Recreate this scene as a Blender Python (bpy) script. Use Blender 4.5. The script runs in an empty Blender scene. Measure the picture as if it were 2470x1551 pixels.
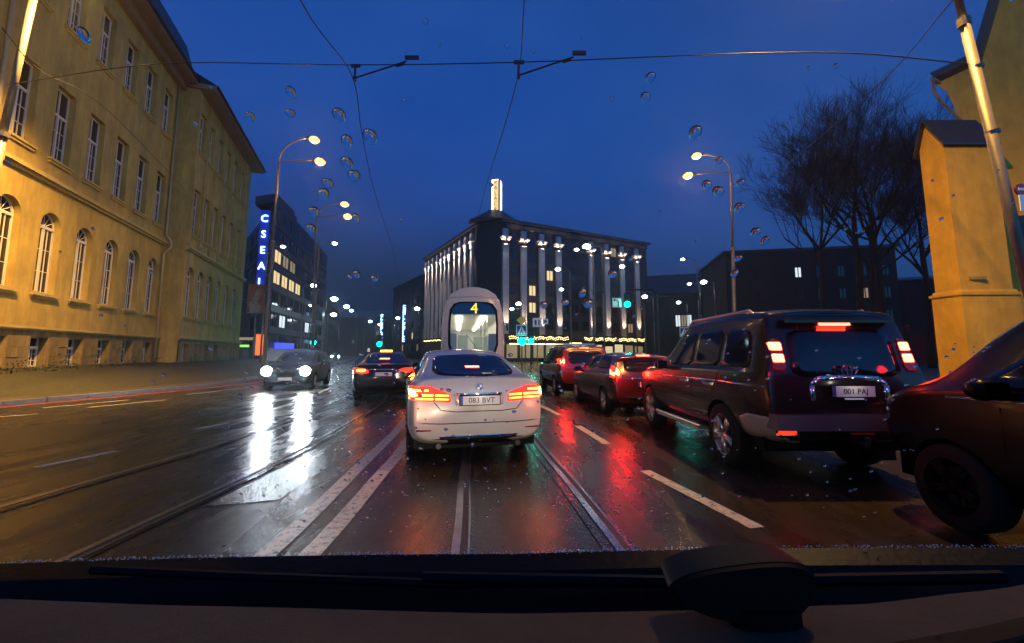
import bpy, bmesh, math, random
from mathutils import Vector, Matrix
from mathutils.bvhtree import BVHTree
random.seed(11)
S = bpy.context.scene
C = S.collection
R = math.radians
PI = math.pi

# ---------------------------------------------------------------- camera
cd = bpy.data.cameras.new('dash_camera')
cam = bpy.data.objects.new('dash_camera', cd); C.objects.link(cam)
cam.location = (0, 0, 1.43)
cam.rotation_euler = (R(96.5), 0, 0)
cd.sensor_width = 36.0
cd.lens = 36.0 * 430 / 1024
cd.shift_y = -0.0171
cd.clip_start = 0.05
cd.clip_end = 2000
S.camera = cam

# ---------------------------------------------------------------- sky, sun, exposure
w = bpy.data.worlds.new('World'); S.world = w; w.use_nodes = True
nt = w.node_tree; nt.nodes.clear()
out = nt.nodes.new('ShaderNodeOutputWorld'); bg = nt.nodes.new('ShaderNodeBackground')
sky = nt.nodes.new('ShaderNodeTexSky'); sky.sky_type = 'NISHITA'; sky.sun_disc = False
sky.sun_elevation = R(-3.5); sky.sun_rotation = R(150); sky.altitude = 50
sky.air_density = 1.0; sky.dust_density = 0.6; sky.ozone_density = 4.0
tc = nt.nodes.new('ShaderNodeTexCoord')
mp = nt.nodes.new('ShaderNodeMapping'); mp.inputs['Scale'].default_value = (1.2, 1.2, 2.6)
no = nt.nodes.new('ShaderNodeTexNoise'); no.inputs['Scale'].default_value = 1.6; no.inputs['Detail'].default_value = 5
cr = nt.nodes.new('ShaderNodeValToRGB')
cr.color_ramp.elements[0].position = .35; cr.color_ramp.elements[1].position = .72
cr.color_ramp.elements[0].color = (.70, .84, .95, 1); cr.color_ramp.elements[1].color = (1.9, 1.2, 1.12, 1)
mul = nt.nodes.new('ShaderNodeMixRGB'); mul.blend_type = 'MULTIPLY'; mul.inputs[0].default_value = 1
bal = nt.nodes.new('ShaderNodeMixRGB'); bal.blend_type = 'MULTIPLY'; bal.inputs[0].default_value = 1
bal.inputs[2].default_value = (.17, 1.28, 1.10, 1)       # tungsten white balance of the dash camera
add = nt.nodes.new('ShaderNodeMixRGB'); add.blend_type = 'ADD'; add.inputs[0].default_value = 1
add.inputs[2].default_value = (.0006, .0018, .0070, 1)   # city glow on the low cloud
L = nt.links.new
L(tc.outputs['Generated'], mp.inputs[0]); L(mp.outputs[0], no.inputs['Vector']); L(no.outputs['Fac'], cr.inputs[0])
L(sky.outputs[0], bal.inputs[1]); L(bal.outputs[0], mul.inputs[1]); L(cr.outputs[0], mul.inputs[2])
L(mul.outputs[0], add.inputs[1]); L(add.outputs[0], bg.inputs[0]); L(bg.outputs[0], out.inputs[0])
SKY_STRENGTH = 8.2
bg.inputs[1].default_value = SKY_STRENGTH
sd = bpy.data.lights.new('dusk_sun', 'SUN'); sd.energy = 0.02; sd.angle = R(20); sd.color = (.6, .7, 1)
so = bpy.data.objects.new('dusk_sun', sd); C.objects.link(so); so.rotation_euler = (R(80), 0, R(-30))

S.view_settings.view_transform = 'Standard'
try: S.view_settings.look = 'None'
except Exception: pass
S.view_settings.exposure = -0.12; S.view_settings.gamma = 1
S.cycles.use_denoising = True
S.cycles.max_bounces = 6; S.cycles.diffuse_bounces = 2; S.cycles.glossy_bounces = 3
S.cycles.transmission_bounces = 6; S.cycles.transparent_max_bounces = 8; S.cycles.volume_bounces = 0
S.cycles.sample_clamp_indirect = 4.0; S.cycles.sample_clamp_direct = 0
S.cycles.caustics_refractive = False; S.cycles.caustics_reflective = False
S.cycles.use_light_tree = True
S.cycles.volume_step_rate = 4

# ---------------------------------------------------------------- materials
MATS = {}
def mat(name, col=(.5, .5, .5), rough=.5, metal=0, emis=None, es=0, noise=0, nscale=5, bump=0, bscale=40, coat=0, alpha=None, spec=None, streak=0):
    if name in MATS: return MATS[name]
    m = bpy.data.materials.new(name); m.use_nodes = True; t = m.node_tree; b = t.nodes['Principled BSDF']
    b.inputs['Base Color'].default_value = (*col, 1); b.inputs['Roughness'].default_value = rough
    b.inputs['Metallic'].default_value = metal
    if coat: b.inputs['Coat IOR'].default_value = 1.35; b.inputs['Coat Weight'].default_value = coat; b.inputs['Coat Roughness'].default_value = .04
    if spec is not None: b.inputs['Specular IOR Level'].default_value = spec
    if emis: b.inputs['Emission Color'].default_value = (*emis, 1); b.inputs['Emission Strength'].default_value = es
    tcn = t.nodes.new('ShaderNodeTexCoord')
    if noise:
        n = t.nodes.new('ShaderNodeTexNoise'); n.inputs['Scale'].default_value = nscale; n.inputs['Detail'].default_value = 8; n.inputs['Roughness'].default_value = .65
        t.links.new(tcn.outputs['Object'], n.inputs['Vector'])
        r = t.nodes.new('ShaderNodeValToRGB'); r.color_ramp.elements[0].position = .3; r.color_ramp.elements[1].position = .7
        r.color_ramp.elements[0].color = (*[c * (1 - noise) for c in col], 1); r.color_ramp.elements[1].color = (*[min(1, c * (1 + noise * .5)) for c in col], 1)
        t.links.new(n.outputs['Fac'], r.inputs[0]); t.links.new(r.outputs[0], b.inputs['Base Color'])
    if streak:
        q = t.nodes.new('ShaderNodeMapping'); q.inputs['Scale'].default_value = (1.3, 1.3, .30)
        n3 = t.nodes.new('ShaderNodeTexNoise'); n3.inputs['Scale'].default_value = 1.6; n3.inputs['Detail'].default_value = 9; n3.inputs['Roughness'].default_value = .7
        t.links.new(tcn.outputs['Object'], q.inputs[0]); t.links.new(q.outputs[0], n3.inputs['Vector'])
        r3 = t.nodes.new('ShaderNodeValToRGB'); r3.color_ramp.elements[0].position = .42; r3.color_ramp.elements[1].position = .62
        r3.color_ramp.elements[0].color = (1 - streak, 1 - streak, 1 - streak * .9, 1); r3.color_ramp.elements[1].color = (1, 1, 1, 1)
        t.links.new(n3.outputs['Fac'], r3.inputs[0]); m3 = t.nodes.new('ShaderNodeMixRGB'); m3.blend_type = 'MULTIPLY'; m3.inputs[0].default_value = 1
        if b.inputs['Base Color'].is_linked: t.links.new(b.inputs['Base Color'].links[0].from_socket, m3.inputs[1])
        else: m3.inputs[1].default_value = (*col, 1)
        t.links.new(r3.outputs[0], m3.inputs[2]); t.links.new(m3.outputs[0], b.inputs['Base Color'])
    if bump:
        n2 = t.nodes.new('ShaderNodeTexNoise'); n2.inputs['Scale'].default_value = bscale; n2.inputs['Detail'].default_value = 4
        t.links.new(tcn.outputs['Object'], n2.inputs['Vector'])
        bp = t.nodes.new('ShaderNodeBump'); bp.inputs['Strength'].default_value = bump; bp.inputs['Distance'].default_value = .02
        t.links.new(n2.outputs['Fac'], bp.inputs['Height']); t.links.new(bp.outputs[0], b.inputs['Normal'])
    MATS[name] = m
    return m

def asphalt():
    m = bpy.data.materials.new('wet_asphalt'); m.use_nodes = True; t = m.node_tree; b = t.nodes['Principled BSDF']
    tcn = t.nodes.new('ShaderNodeTexCoord')
    def N(scale, detail=6, rough=.6, sc=None):
        n = t.nodes.new('ShaderNodeTexNoise'); n.inputs['Scale'].default_value = scale; n.inputs['Detail'].default_value = detail; n.inputs['Roughness'].default_value = rough
        if sc:
            q = t.nodes.new('ShaderNodeMapping'); q.inputs['Scale'].default_value = sc
            t.links.new(tcn.outputs['Object'], q.inputs[0]); t.links.new(q.outputs[0], n.inputs['Vector'])
        else: t.links.new(tcn.outputs['Object'], n.inputs['Vector'])
        return n
    def ramp(src, p0, c0, p1, c1):
        r = t.nodes.new('ShaderNodeValToRGB'); r.color_ramp.elements[0].position = p0; r.color_ramp.elements[1].position = p1
        r.color_ramp.elements[0].color = (*c0, 1); r.color_ramp.elements[1].color = (*c1, 1); t.links.new(src, r.inputs[0]); return r
    n1 = N(.5, 8); c = ramp(n1.outputs['Fac'], .3, (.020, .015, .009), .72, (.042, .031, .018))
    n2 = N(90, 3); c2 = ramp(n2.outputs['Fac'], .35, (.6, .6, .6), .7, (1.5, 1.5, 1.5))
    mm = t.nodes.new('ShaderNodeMixRGB'); mm.blend_type = 'MULTIPLY'; mm.inputs[0].default_value = 1
    t.links.new(c.outputs[0], mm.inputs[1]); t.links.new(c2.outputs[0], mm.inputs[2]); nd = N(2.2, 4); vm = t.nodes.new('ShaderNodeVectorMath'); vm.operation = 'MULTIPLY_ADD'; vm.inputs[1].default_value = (.5, .5, 0); t.links.new(nd.outputs['Color'], vm.inputs[0]); t.links.new(tcn.outputs['Object'], vm.inputs[2])
    vo = t.nodes.new('ShaderNodeTexVoronoi'); vo.feature = 'DISTANCE_TO_EDGE'; vo.inputs['Scale'].default_value = .42; t.links.new(vm.outputs[0], vo.inputs['Vector'])
    vr = ramp(vo.outputs['Distance'], .002, (.35, .35, .35), .008, (1, 1, 1)); m4 = t.nodes.new('ShaderNodeMixRGB'); m4.blend_type = 'MULTIPLY'; m4.inputs[0].default_value = 1
    t.links.new(mm.outputs[0], m4.inputs[1]); t.links.new(vr.outputs[0], m4.inputs[2]); t.links.new(m4.outputs[0], b.inputs['Base Color'])
    n3 = N(.9, 7, .6, (2.4, .5, 1)); rr = ramp(n3.outputs['Fac'], .38, (.15, .15, .15), .66, (.42, .42, .42))
    t.links.new(rr.outputs[0], b.inputs['Roughness'])
    n4 = N(55, 4, .7); n5 = N(3.0, 5, .6)
    b1 = t.nodes.new('ShaderNodeBump'); b1.inputs['Strength'].default_value = .35; b1.inputs['Distance'].default_value = .006
    b2 = t.nodes.new('ShaderNodeBump'); b2.inputs['Strength'].default_value = .3; b2.inputs['Distance'].default_value = .02
    t.links.new(n4.outputs['Fac'], b1.inputs['Height']); t.links.new(n5.outputs['Fac'], b2.inputs['Height']); t.links.new(b1.outputs[0], b2.inputs['Normal'])
    t.links.new(b2.outputs[0], b.inputs['Normal'])
    b.inputs['Specular IOR Level'].default_value = .36
    return m

def worn_paint():
    m = mat('worn_road_paint', (.50, .46, .36), .38, bump=.35, bscale=60); t = m.node_tree; b = t.nodes['Principled BSDF']
    tcn = t.nodes.new('ShaderNodeTexCoord'); n = t.nodes.new('ShaderNodeTexNoise'); n.inputs['Scale'].default_value = 16; n.inputs['Detail'].default_value = 8; n.inputs['Roughness'].default_value = .75
    r_ = t.nodes.new('ShaderNodeValToRGB'); e = r_.color_ramp.elements; e[0].position = .36; e[1].position = .50; e[0].color = (.07, .06, .05, 1); e[1].color = (.68, .60, .42, 1)
    t.links.new(tcn.outputs['Object'], n.inputs['Vector']); t.links.new(n.outputs['Fac'], r_.inputs[0]); t.links.new(r_.outputs[0], b.inputs['Base Color']); return m
M = dict(
    asphalt=asphalt(),
    paint=worn_paint(),
    red_lane=mat('red_lane_asphalt', (.38, .05, .025), .3, noise=.3, nscale=6, bump=.3, bscale=60),
    rail=mat('wet_steel_rail', (.45, .42, .40), .22, .9, noise=.3, nscale=8),
    groove=mat('rail_groove', (.02, .018, .016), .5),
    bitumen=mat('bitumen_joint', (.018, .016, .015), .18, bump=.3, bscale=30),
    patch=mat('asphalt_repair', (.020, .016, .012), .24, noise=.4, nscale=5, bump=.35, bscale=45),
    pave=mat('wet_pavement', (.075, .062, .048), .45, noise=.4, nscale=3, bump=.4, bscale=50),
    kerb=mat('granite_kerb', (.26, .25, .23), .4, noise=.35, nscale=9, bump=.3),
    grass=mat('winter_grass', (.055, .05, .022), .8, noise=.6, nscale=9, bump=1, bscale=60),
    ochre=mat('ochre_render', (.62, .43, .10), .75, noise=.24, nscale=.7, streak=.26, bump=.25, bscale=60),
    ochre_trim=mat('ochre_trim', (.58, .42, .13), .7, noise=.15, nscale=3, bump=.15),
    stone=mat('plinth_limestone', (.40, .28, .10), .8, streak=.4, noise=.35, nscale=2.5, bump=.6, bscale=25),
    soffit=mat('eave_boards', (.30, .19, .10), .7, noise=.2, nscale=3),
    roof=mat('dark_tin_roof', (.035, .032, .035), .45, .3, noise=.3),
    white=mat('white_window_paint', (.75, .70, .60), .5),
    pane=mat('dark_window_glass', (.02, .017, .02), .08, spec=.35),
    pipe=mat('downpipe_tin', (.55, .42, .2), .45, .2),
    church=mat('church_render', (.74, .40, .03), .75, streak=.16, noise=.2, nscale=1.3, bump=.2, bscale=50),
    church_hi=mat('church_dim_lit_render', (.50, .36, .22), .8, noise=.15, nscale=1.2),  # unused; weaker light on the upper wall put into the colour
    steel=mat('galvanised_steel', (.20, .17, .13), .5, .35, noise=.2, nscale=6),
    dark_steel=mat('dark_steel', (.05, .05, .055), .45, .6),
    wire=mat('overhead_wire', (.03, .03, .035), .4, .7),
    bark=mat('wet_bark', (.012, .009, .008), .85, noise=.4, nscale=10, bump=.5),
    brick=mat('dark_brick', (.014, .010, .009), .85, noise=.3, nscale=2),
    hotel=mat('hotel_render', (.050, .034, .030), .8, noise=.2, nscale=.8),
    hotel_dark=mat('hotel_corner_render', (.03, .022, .022), .8, noise=.2),
    pilaster=mat('hotel_pilaster_stone', (.50, .44, .40), .7, noise=.15, nscale=2),
    blue_glass=mat('blue_cladding', (.022, .026, .045), .4, .1, noise=.3, nscale=.3),
    plaster_dk=mat('grey_house_plaster', (.028, .023, .024), .85, noise=.25, nscale=1),
    warm_lit=mat('lit_window_warm', (.2, .15, .08), .5, emis=(1, .72, .34), es=1.1),
    white_lit=mat('lit_window_white', (.3, .3, .3), .5, emis=(.85, .95, 1), es=1.1),
    dim_lit=mat('lit_window_dim', (.2, .15, .08), .5, emis=(1, .75, .42), es=.28),
    sodium=mat('sodium_lamp_glass', (1, .8, .5), .4, emis=(1, .52, .13), es=2.6),
    led=mat('cold_lamp_glass', (.9, 1, 1), .4, emis=(.72, .93, 1), es=26),
    green=mat('green_signal_lens', (.0, .3, .2), .3, emis=(0, .95, .66), es=10),
    off_lens=mat('unlit_signal_lens', (.03, .02, .02), .2),
    black=mat('matt_black_plastic', (.005, .005, .005), .5, spec=.07),
    rubber=mat('tyre_rubber', (.010, .010, .010), .75, spec=.2, bump=.3),
    alloy=mat('alloy_rim', (.55, .50, .44), .28, .85),
    chrome=mat('chrome_trim', (.75, .74, .72), .12, 1),
    glass=mat('tinted_car_glass', (.006, .006, .008), .06, spec=.35),
    tail=mat('lit_tail_lens', (.5, .01, .005), .2, emis=(1, .025, .008), es=3.2),
    tail_hot=mat('lit_brake_bulb', (1, .3, .2), .3, emis=(1, .045, .02), es=34),
    tail_dim=mat('red_lens_faint_glow', (.07, .004, .003), .15, emis=(1, .02, .01), es=.06),  # unlit red parts given a faint glow of their own
    amber=mat('lit_led_bar', (1, .5, .1), .3, emis=(1, .42, .04), es=6),
    amber_hot=mat('lit_amber_core', (1, .7, .3), .3, emis=(1, .55, .14), es=8),
    head=mat('lit_headlamp', (1, 1, 1), .2, emis=(.80, .92, 1), es=150),
    plate=mat('number_plate', (.72, .68, .62), .4),
    plate_txt=mat('plate_lettering', (.02, .02, .02), .5),
    eu=mat('plate_blue_band', (.02, .06, .3), .4),
    display=mat('amber_display', (.6, .5, 0), .4, emis=(1, .78, .02), es=2.0),
    neon_blue=mat('blue_white_neon', (.6, .8, 1), .4, emis=(.40, .66, 1), es=7),
    neon_halo=mat('deep_blue_neon_halo', (.02, .05, .5), .4, emis=(.01, .05, .9), es=.12),
    neon_gold=mat('gold_sign_face', (1, .8, .4), .4, emis=(1, .66, .22), es=1.3),
    neon_white=mat('white_bulb_strip', (1, 1, 1), .4, emis=(1, .93, .75), es=3.2),
    bulb=mat('warm_bulb', (1, .9, .5), .4, emis=(1, .74, .30), es=7),
    sign_white=mat('sign_white_sheet', (.75, .75, .75), .4, emis=(.8, .85, .9), es=.12),
    sign_blue=mat('sign_blue_sheet', (.02, .07, .35), .4),
    sign_yellow=mat('sign_yellow_sheet', (.7, .55, .1), .4, emis=(.7, .6, .1), es=.08),
    sign_black=mat('sign_black_print', (.015, .015, .015), .5),
    orange=mat('orange_light_box', (.8, .2, .05), .5, emis=(1, .16, .03), es=1.3),
    poster=mat('poster_print', (.45, .16, .07), .6, noise=.7, nscale=1.6),
    poster2=mat('poster_pale_print', (.5, .38, .25), .6, noise=.5, nscale=2),
    shop=mat('shop_window_light', (.5, .45, .3), .5, emis=(1, .82, .5), es=.8),
    cool_shop=mat('shop_window_cool', (.3, .4, .4), .5, emis=(.6, .9, .95), es=.9),
    blue_lit=mat('blue_shop_light', (.1, .1, .6), .5, emis=(.05, .08, 1), es=1.6),
    green_lit=mat('green_shop_light', (.1, .6, .1), .5, emis=(.35, .9, .12), es=1.2),
    leaf=mat('dark_shrub_leaves', (.035, .055, .02), .6),
    dash=mat('brown_dashboard', (.055, .032, .012), .85, noise=.35, nscale=9, bump=.12, bscale=300),
    frit=mat('black_cowl', (.004, .0035, .003), .4, bump=.06, bscale=80, spec=.10),
    tram_white=mat('tram_cream_paint', (.66, .58, .44), .3, coat=.4, noise=.06),
    tram_red=mat('tram_red_paint', (.35, .05, .04), .3, coat=.4),
    tram_in=mat('tram_interior_panel', (.62, .60, .50), .6),
    tram_light=mat('tram_light_strip', (1, 1, .95), .4, emis=(1, .95, .70), es=10),
    seat=mat('tram_seat', (.25, .3, .22), .7),
)
M['bead'] = mat('wet_bead', (.6, .6, .6), .05, .0, spec=1)
def glass_mat(name, ior=1.33, tint=(1, 1, 1)):
    m = bpy.data.materials.new(name); m.use_nodes = True; t = m.node_tree; t.nodes.clear()
    o = t.nodes.new('ShaderNodeOutputMaterial'); g = t.nodes.new('ShaderNodeBsdfGlass'); g.inputs['IOR'].default_value = ior
    g.inputs['Roughness'].default_value = 0; g.inputs['Color'].default_value = (*tint, 1); t.links.new(g.outputs[0], o.inputs[0]); return m
M['water'] = glass_mat('water_drop')
def thin_glass(name, tr=.8):
    m = bpy.data.materials.new(name); m.use_nodes = True; t = m.node_tree; t.nodes.clear()
    o = t.nodes.new('ShaderNodeOutputMaterial'); a = t.nodes.new('ShaderNodeBsdfTransparent'); a.inputs[0].default_value = (tr, tr, tr, 1)
    g = t.nodes.new('ShaderNodeBsdfGlossy'); g.inputs['Roughness'].default_value = .03
    x = t.nodes.new('ShaderNodeMixShader'); x.inputs[0].default_value = .10
    t.links.new(a.outputs[0], x.inputs[1]); t.links.new(g.outputs[0], x.inputs[2]); t.links.new(x.outputs[0], o.inputs[0]); return m
M['clear'] = thin_glass('clear_window_glass', .86)

def car_paint(name, col, metal=.0, rough=.3):
    return mat(name, col, rough, metal, noise=.08, nscale=3, coat=(1.0 if col[0] > .05 else .45 if col[0] > .0065 else .15), spec=(.5 if col[0] > .05 else .25), bump=.03, bscale=25)

# ---------------------------------------------------------------- mesh helpers
class MB:
    def __init__(s): s.v = []; s.f = []
    def face(s, pts):
        n = len(s.v); s.v += [tuple(p) for p in pts]; s.f.append(tuple(range(n, n + len(pts)))); return s
    def box(s, x0, x1, y0, y1, z0, z1):
        n = len(s.v)
        s.v += [(x0, y0, z0), (x1, y0, z0), (x1, y1, z0), (x0, y1, z0), (x0, y0, z1), (x1, y0, z1), (x1, y1, z1), (x0, y1, z1)]
        s.f += [(n + 3, n + 2, n + 1, n), (n + 4, n + 5, n + 6, n + 7), (n, n + 1, n + 5, n + 4), (n + 1, n + 2, n + 6, n + 5), (n + 2, n + 3, n + 7, n + 6), (n + 3, n, n + 4, n + 7)]
        return s
    def tube(s, pts, rad, n=8, cap=True):
        pts = [Vector(p) for p in pts]
        if not isinstance(rad, (list, tuple)): rad = [rad] * len(pts)
        b = len(s.v); up = None
        for i, p in enumerate(pts):
            d = (pts[min(i + 1, len(pts) - 1)] - pts[max(i - 1, 0)]).normalized()
            if up is None:
                up = Vector((0, 0, 1)) if abs(d.z) < .9 else Vector((1, 0, 0))
            a = d.cross(up).normalized(); c = a.cross(d).normalized(); up = c
            for k in range(n):
                q = p + (a * math.cos(2 * PI * k / n) + c * math.sin(2 * PI * k / n)) * rad[i]
                s.v.append(tuple(q))
        for i in range(len(pts) - 1):
            for k in range(n):
                s.f.append((b + i * n + k, b + i * n + (k + 1) % n, b + (i + 1) * n + (k + 1) % n, b + (i + 1) * n + k))
        if cap:
            s.f.append(tuple(b + k for k in range(n))[::-1]); e = b + (len(pts) - 1) * n; s.f.append(tuple(e + k for k in range(n)))
        return s
    def prism(s, poly, fn0, fn1):
        """poly 2d points; fn0/fn1 map a point to the front and back 3d positions"""
        n = len(poly); b = len(s.v)
        s.v += [tuple(fn0(p)) for p in poly] + [tuple(fn1(p)) for p in poly]
        s.f.append(tuple(range(b, b + n))); s.f.append(tuple(range(b + 2 * n - 1, b + n - 1, -1)))
        for i in range(n):
            j = (i + 1) % n; s.f.append((b + i, b + n + i, b + n + j, b + j))
        return s
    def sphere(s, c, r, n=10, m=6, sz=1):
        b = len(s.v); c = Vector(c)
        for i in range(1, m):
            a = PI * i / m
            for k in range(n):
                s.v.append((c.x + r * math.sin(a) * math.cos(2 * PI * k / n), c.y + r * math.sin(a) * math.sin(2 * PI * k / n), c.z + r * math.cos(a) * sz))
        t = len(s.v); s.v.append((c.x, c.y, c.z + r * sz)); s.v.append((c.x, c.y, c.z - r * sz))
        for i in range(m - 2):
            for k in range(n):
                s.f.append((b + i * n + k, b + (i + 1) * n + k, b + (i + 1) * n + (k + 1) % n, b + i * n + (k + 1) % n))
        for k in range(n):
            s.f.append((t, b + k, b + (k + 1) % n)); s.f.append((t + 1, b + (m - 2) * n + (k + 1) % n, b + (m - 2) * n + k))
        return s
    def lathe_x(s, prof, n=24, x0=0):
        """profile (x, r) revolved about the x axis"""
        b = len(s.v)
        for (x, r) in prof:
            for k in range(n):
                s.v.append((x0 + x, r * math.cos(2 * PI * k / n), r * math.sin(2 * PI * k / n)))
        for i in range(len(prof) - 1):
            for k in range(n):
                s.f.append((b + i * n + k, b + i * n + (k + 1) % n, b + (i + 1) * n + (k + 1) % n, b + (i + 1) * n + k))
        return s
    def mesh(s, name, m, smooth=False):
        me = bpy.data.meshes.new(name); me.from_pydata(s.v, [], s.f); me.validate(); me.update()
        bm = bmesh.new(); bm.from_mesh(me); bmesh.ops.recalc_face_normals(bm, faces=bm.faces); bm.to_mesh(me); bm.free()
        if m: me.materials.append(m)
        if smooth:
            for p in me.polygons: p.use_smooth = True
        return me

def obj(name, mb, m=None, parent=None, loc=None, smooth=False, rot=None):
    me = mb.mesh(name, M[m] if isinstance(m, str) else m, smooth) if isinstance(mb, MB) else mb
    o = bpy.data.objects.new(name, me); C.objects.link(o)
    if parent: o.parent = parent
    if loc: o.location = loc
    if rot: o.rotation_euler = rot
    return o
def tag(o, label, cat, group=None, kind=None):
    o['label'] = label; o['category'] = cat
    if group: o['group'] = group
    if kind: o['kind'] = kind
    return o
def thing(name, label, cat, loc=(0, 0, 0), rz=0, group=None):
    o = bpy.data.objects.new(name, None); C.objects.link(o); o.location = loc; o.rotation_euler = (0, 0, rz); o.empty_display_size = .2
    return tag(o, label, cat, group)
def struct(name, mb, m, loc=None, smooth=False, label=None):
    o = obj(name, mb, m, None, loc, smooth); o['kind'] = 'structure'
    if label: o['label'] = label
    return o
def part(o, name, parent, loc=None):
    """another object on the same mesh data"""
    c = o.copy(); c.name = name; C.objects.link(c); c.parent = parent
    if loc is not None: c.location = loc
    return c
def light(name, kind, loc, energy, col, parent=None, size=.15, spot=None, blend=.6, rot=None, aim=None):
    d = bpy.data.lights.new(name, kind); d.energy = energy; d.color = col
    if kind in ('POINT', 'SPOT'): d.shadow_soft_size = size
    if kind == 'SPOT': d.spot_size = R(spot); d.spot_blend = blend
    o = bpy.data.objects.new(name, d); C.objects.link(o); o.location = loc
    if parent: o.parent = parent
    if aim is not None: o.rotation_euler = Vector(aim).to_track_quat('-Z', 'Y').to_euler()
    if rot: o.rotation_euler = rot
    return o
FONT = {}
def text_mesh(txt, size, m, depth=.002):
    k = (txt, size, m, depth)
    if k in FONT: return FONT[k]
    cu = bpy.data.curves.new('lettering', 'FONT'); cu.body = txt; cu.size = size; cu.extrude = depth; cu.align_x = 'CENTER'; cu.align_y = 'CENTER'; cu.resolution_u = 3
    o = bpy.data.objects.new('lettering', cu); C.objects.link(o)
    dg = bpy.context.evaluated_depsgraph_get(); dg.update()
    me = bpy.data.meshes.new_from_object(o.evaluated_get(dg)); bpy.data.objects.remove(o); bpy.data.curves.remove(cu)
    me.materials.clear(); me.materials.append(M[m]); FONT[k] = me
    return me
def lathe_z(mb, cx, cy, prof, n=10):
    b = len(mb.v)
    for (z, r) in prof:
        for k in range(n): mb.v.append((cx + r * math.cos(2 * PI * k / n), cy + r * math.sin(2 * PI * k / n), z))
    for i in range(len(prof) - 1):
        for k in range(n):
            mb.f.append((b + i * n + k, b + i * n + (k + 1) % n, b + (i + 1) * n + (k + 1) % n, b + (i + 1) * n + k))
    return mb

def strip(pts, wd, z, off=0):
    """flat ribbon along a polyline, wd wide"""
    mb = MB(); P_ = [Vector((p[0], p[1])) for p in pts]; q = []
    for i, p in enumerate(P_):
        d = (P_[min(i + 1, len(P_) - 1)] - P_[max(i - 1, 0)]).normalized(); n = Vector((d.y, -d.x)); q.append((p + n * (off - wd / 2), p + n * (off + wd / 2)))
    for i in range(len(q) - 1):
        mb.face([(*q[i][0], z), (*q[i][1], z), (*q[i + 1][1], z), (*q[i + 1][0], z)])
    return mb
def catmull(pts, n=8):
    P_ = [Vector(p) for p in pts]; P_ = [P_[0] * 2 - P_[1]] + P_ + [P_[-1] * 2 - P_[-2]]; o = []
    for i in range(1, len(P_) - 2):
        a, b, c, d = P_[i - 1:i + 3]
        for k in range(n):
            t = k / n; o.append(.5 * ((2 * b) + (c - a) * t + (2 * a - 5 * b + 4 * c - d) * t * t + (3 * b - a - 3 * c + d) * t ** 3))
    o.append(P_[-2]); return o

# ================================================================ SETTING
struct('ground', MB().face([(-600, -300, -.06), (600, -300, -.06), (600, 1200, -.06), (-600, 1200, -.06)]), 'pave')
KL = catmull([(-14.9, -8), (-14.4, 6), (-13.87, 11.9), (-13.3, 14.8), (-12.9, 19.7), (-13.3, 24), (-14.9, 32), (-19, 46), (-26, 68), (-38, 105), (-52, 150)], 10)
KR = catmull([(6.8, -8), (6.8, 6), (7.0, 14), (8.2, 22), (12, 32), (20, 42), (34, 50), (60, 56), (110, 60)], 8)
# road: carriageway sheet bounded by both kerbs
rd = MB()
for i in range(len(KL) - 1):
    a, b = KL[i], KL[i + 1]; xr0 = 120 if a.y > 30 else 14; xr1 = 120 if a.y > 30 else 14
    rd.face([(a.x, a.y, 0), (xr0, a.y, 0), (xr1, b.y, 0), (b.x, b.y, 0)])
struct('road', rd, 'asphalt')
# left kerb: separate stones near the camera, one strip beyond
kroot = struct('kerb', strip([(p.x, p.y) for p in KL if p.y > 40], .14, .12, off=-.07), 'kerb')
stone_me = MB().box(-.07, .07, 0, .985, -.05, .13).mesh('kerb_stone', M['kerb'])
def along(pl, step, y0, y1):
    o = []; acc = 0
    for i in range(len(pl) - 1):
        a, b = pl[i], pl[i + 1]; d = (b - a).length; t = -acc
        while t + step <= d:
            t += step; p = a + (b - a) * (t / d)
            if y0 < p.y < y1: o.append((p, math.atan2(-(b - a).x, (b - a).y)))
        acc = (acc + d) % step
    return o
for p, a in along(KL, 1.0, 5, 40):
    k = obj('kerb_stone', stone_me, None, kroot, (p.x - .07, p.y, random.uniform(-.006, .006))); k.rotation_euler = (0, 0, a + random.uniform(-.01, .01))
# left pavement and grass bank up to the school wall
A0 = Vector((-18.3, 14.95)); E_ = Vector((-.3177, .9482)); NN = Vector((.9482, .3177))
def fx(y): return -18.3 - .3351 * (y - 14.95)
pv = MB(); bk = MB()
for i in range(len(KL) - 1):
    a, b = KL[i], KL[i + 1]
    pv.face([(a.x - .14, a.y, .11), (b.x - .14, b.y, .11), (b.x - 1.35, b.y, .12), (a.x - 1.35, a.y, .12)])
    for q in range(5):
        def pt(c, t):
            x0 = c.x - 1.35; x1 = min(fx(c.y) - (-.6 if c.y < 26 else -1.8), x0 - .5) if c.y < 46 else x0 - 6
            hgt = (.85 if c.y < 46 else .2)
            return (x0 + (x1 - x0 - .5) * t, c.y, .12 + (hgt - .12) * (t ** .8))
        bk.face([pt(a, q / 5), pt(b, q / 5), pt(b, (q + 1) / 5), pt(a, (q + 1) / 5)])
struct('pavement', pv, 'pave')
struct('grass_bank', bk, 'grass')
pr = MB()
for i in range(len(KR) - 1):
    a, b = KR[i], KR[i + 1]; pr.face([(a.x + .14, a.y, .12), (a.x + 60, a.y, .12), (b.x + 60, b.y, .12), (b.x + .14, b.y, .12)])
struct('pavement_right', pr, 'pave', (0, 0, 0))
kr = struct('kerb_right', strip([(p.x, p.y) for p in KR], .14, .13, off=.07), 'kerb')
struct('red_lane', strip([(p.x, p.y) for p in KL if p.y < 60], .32, .004, off=.40), 'red_lane')
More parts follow.
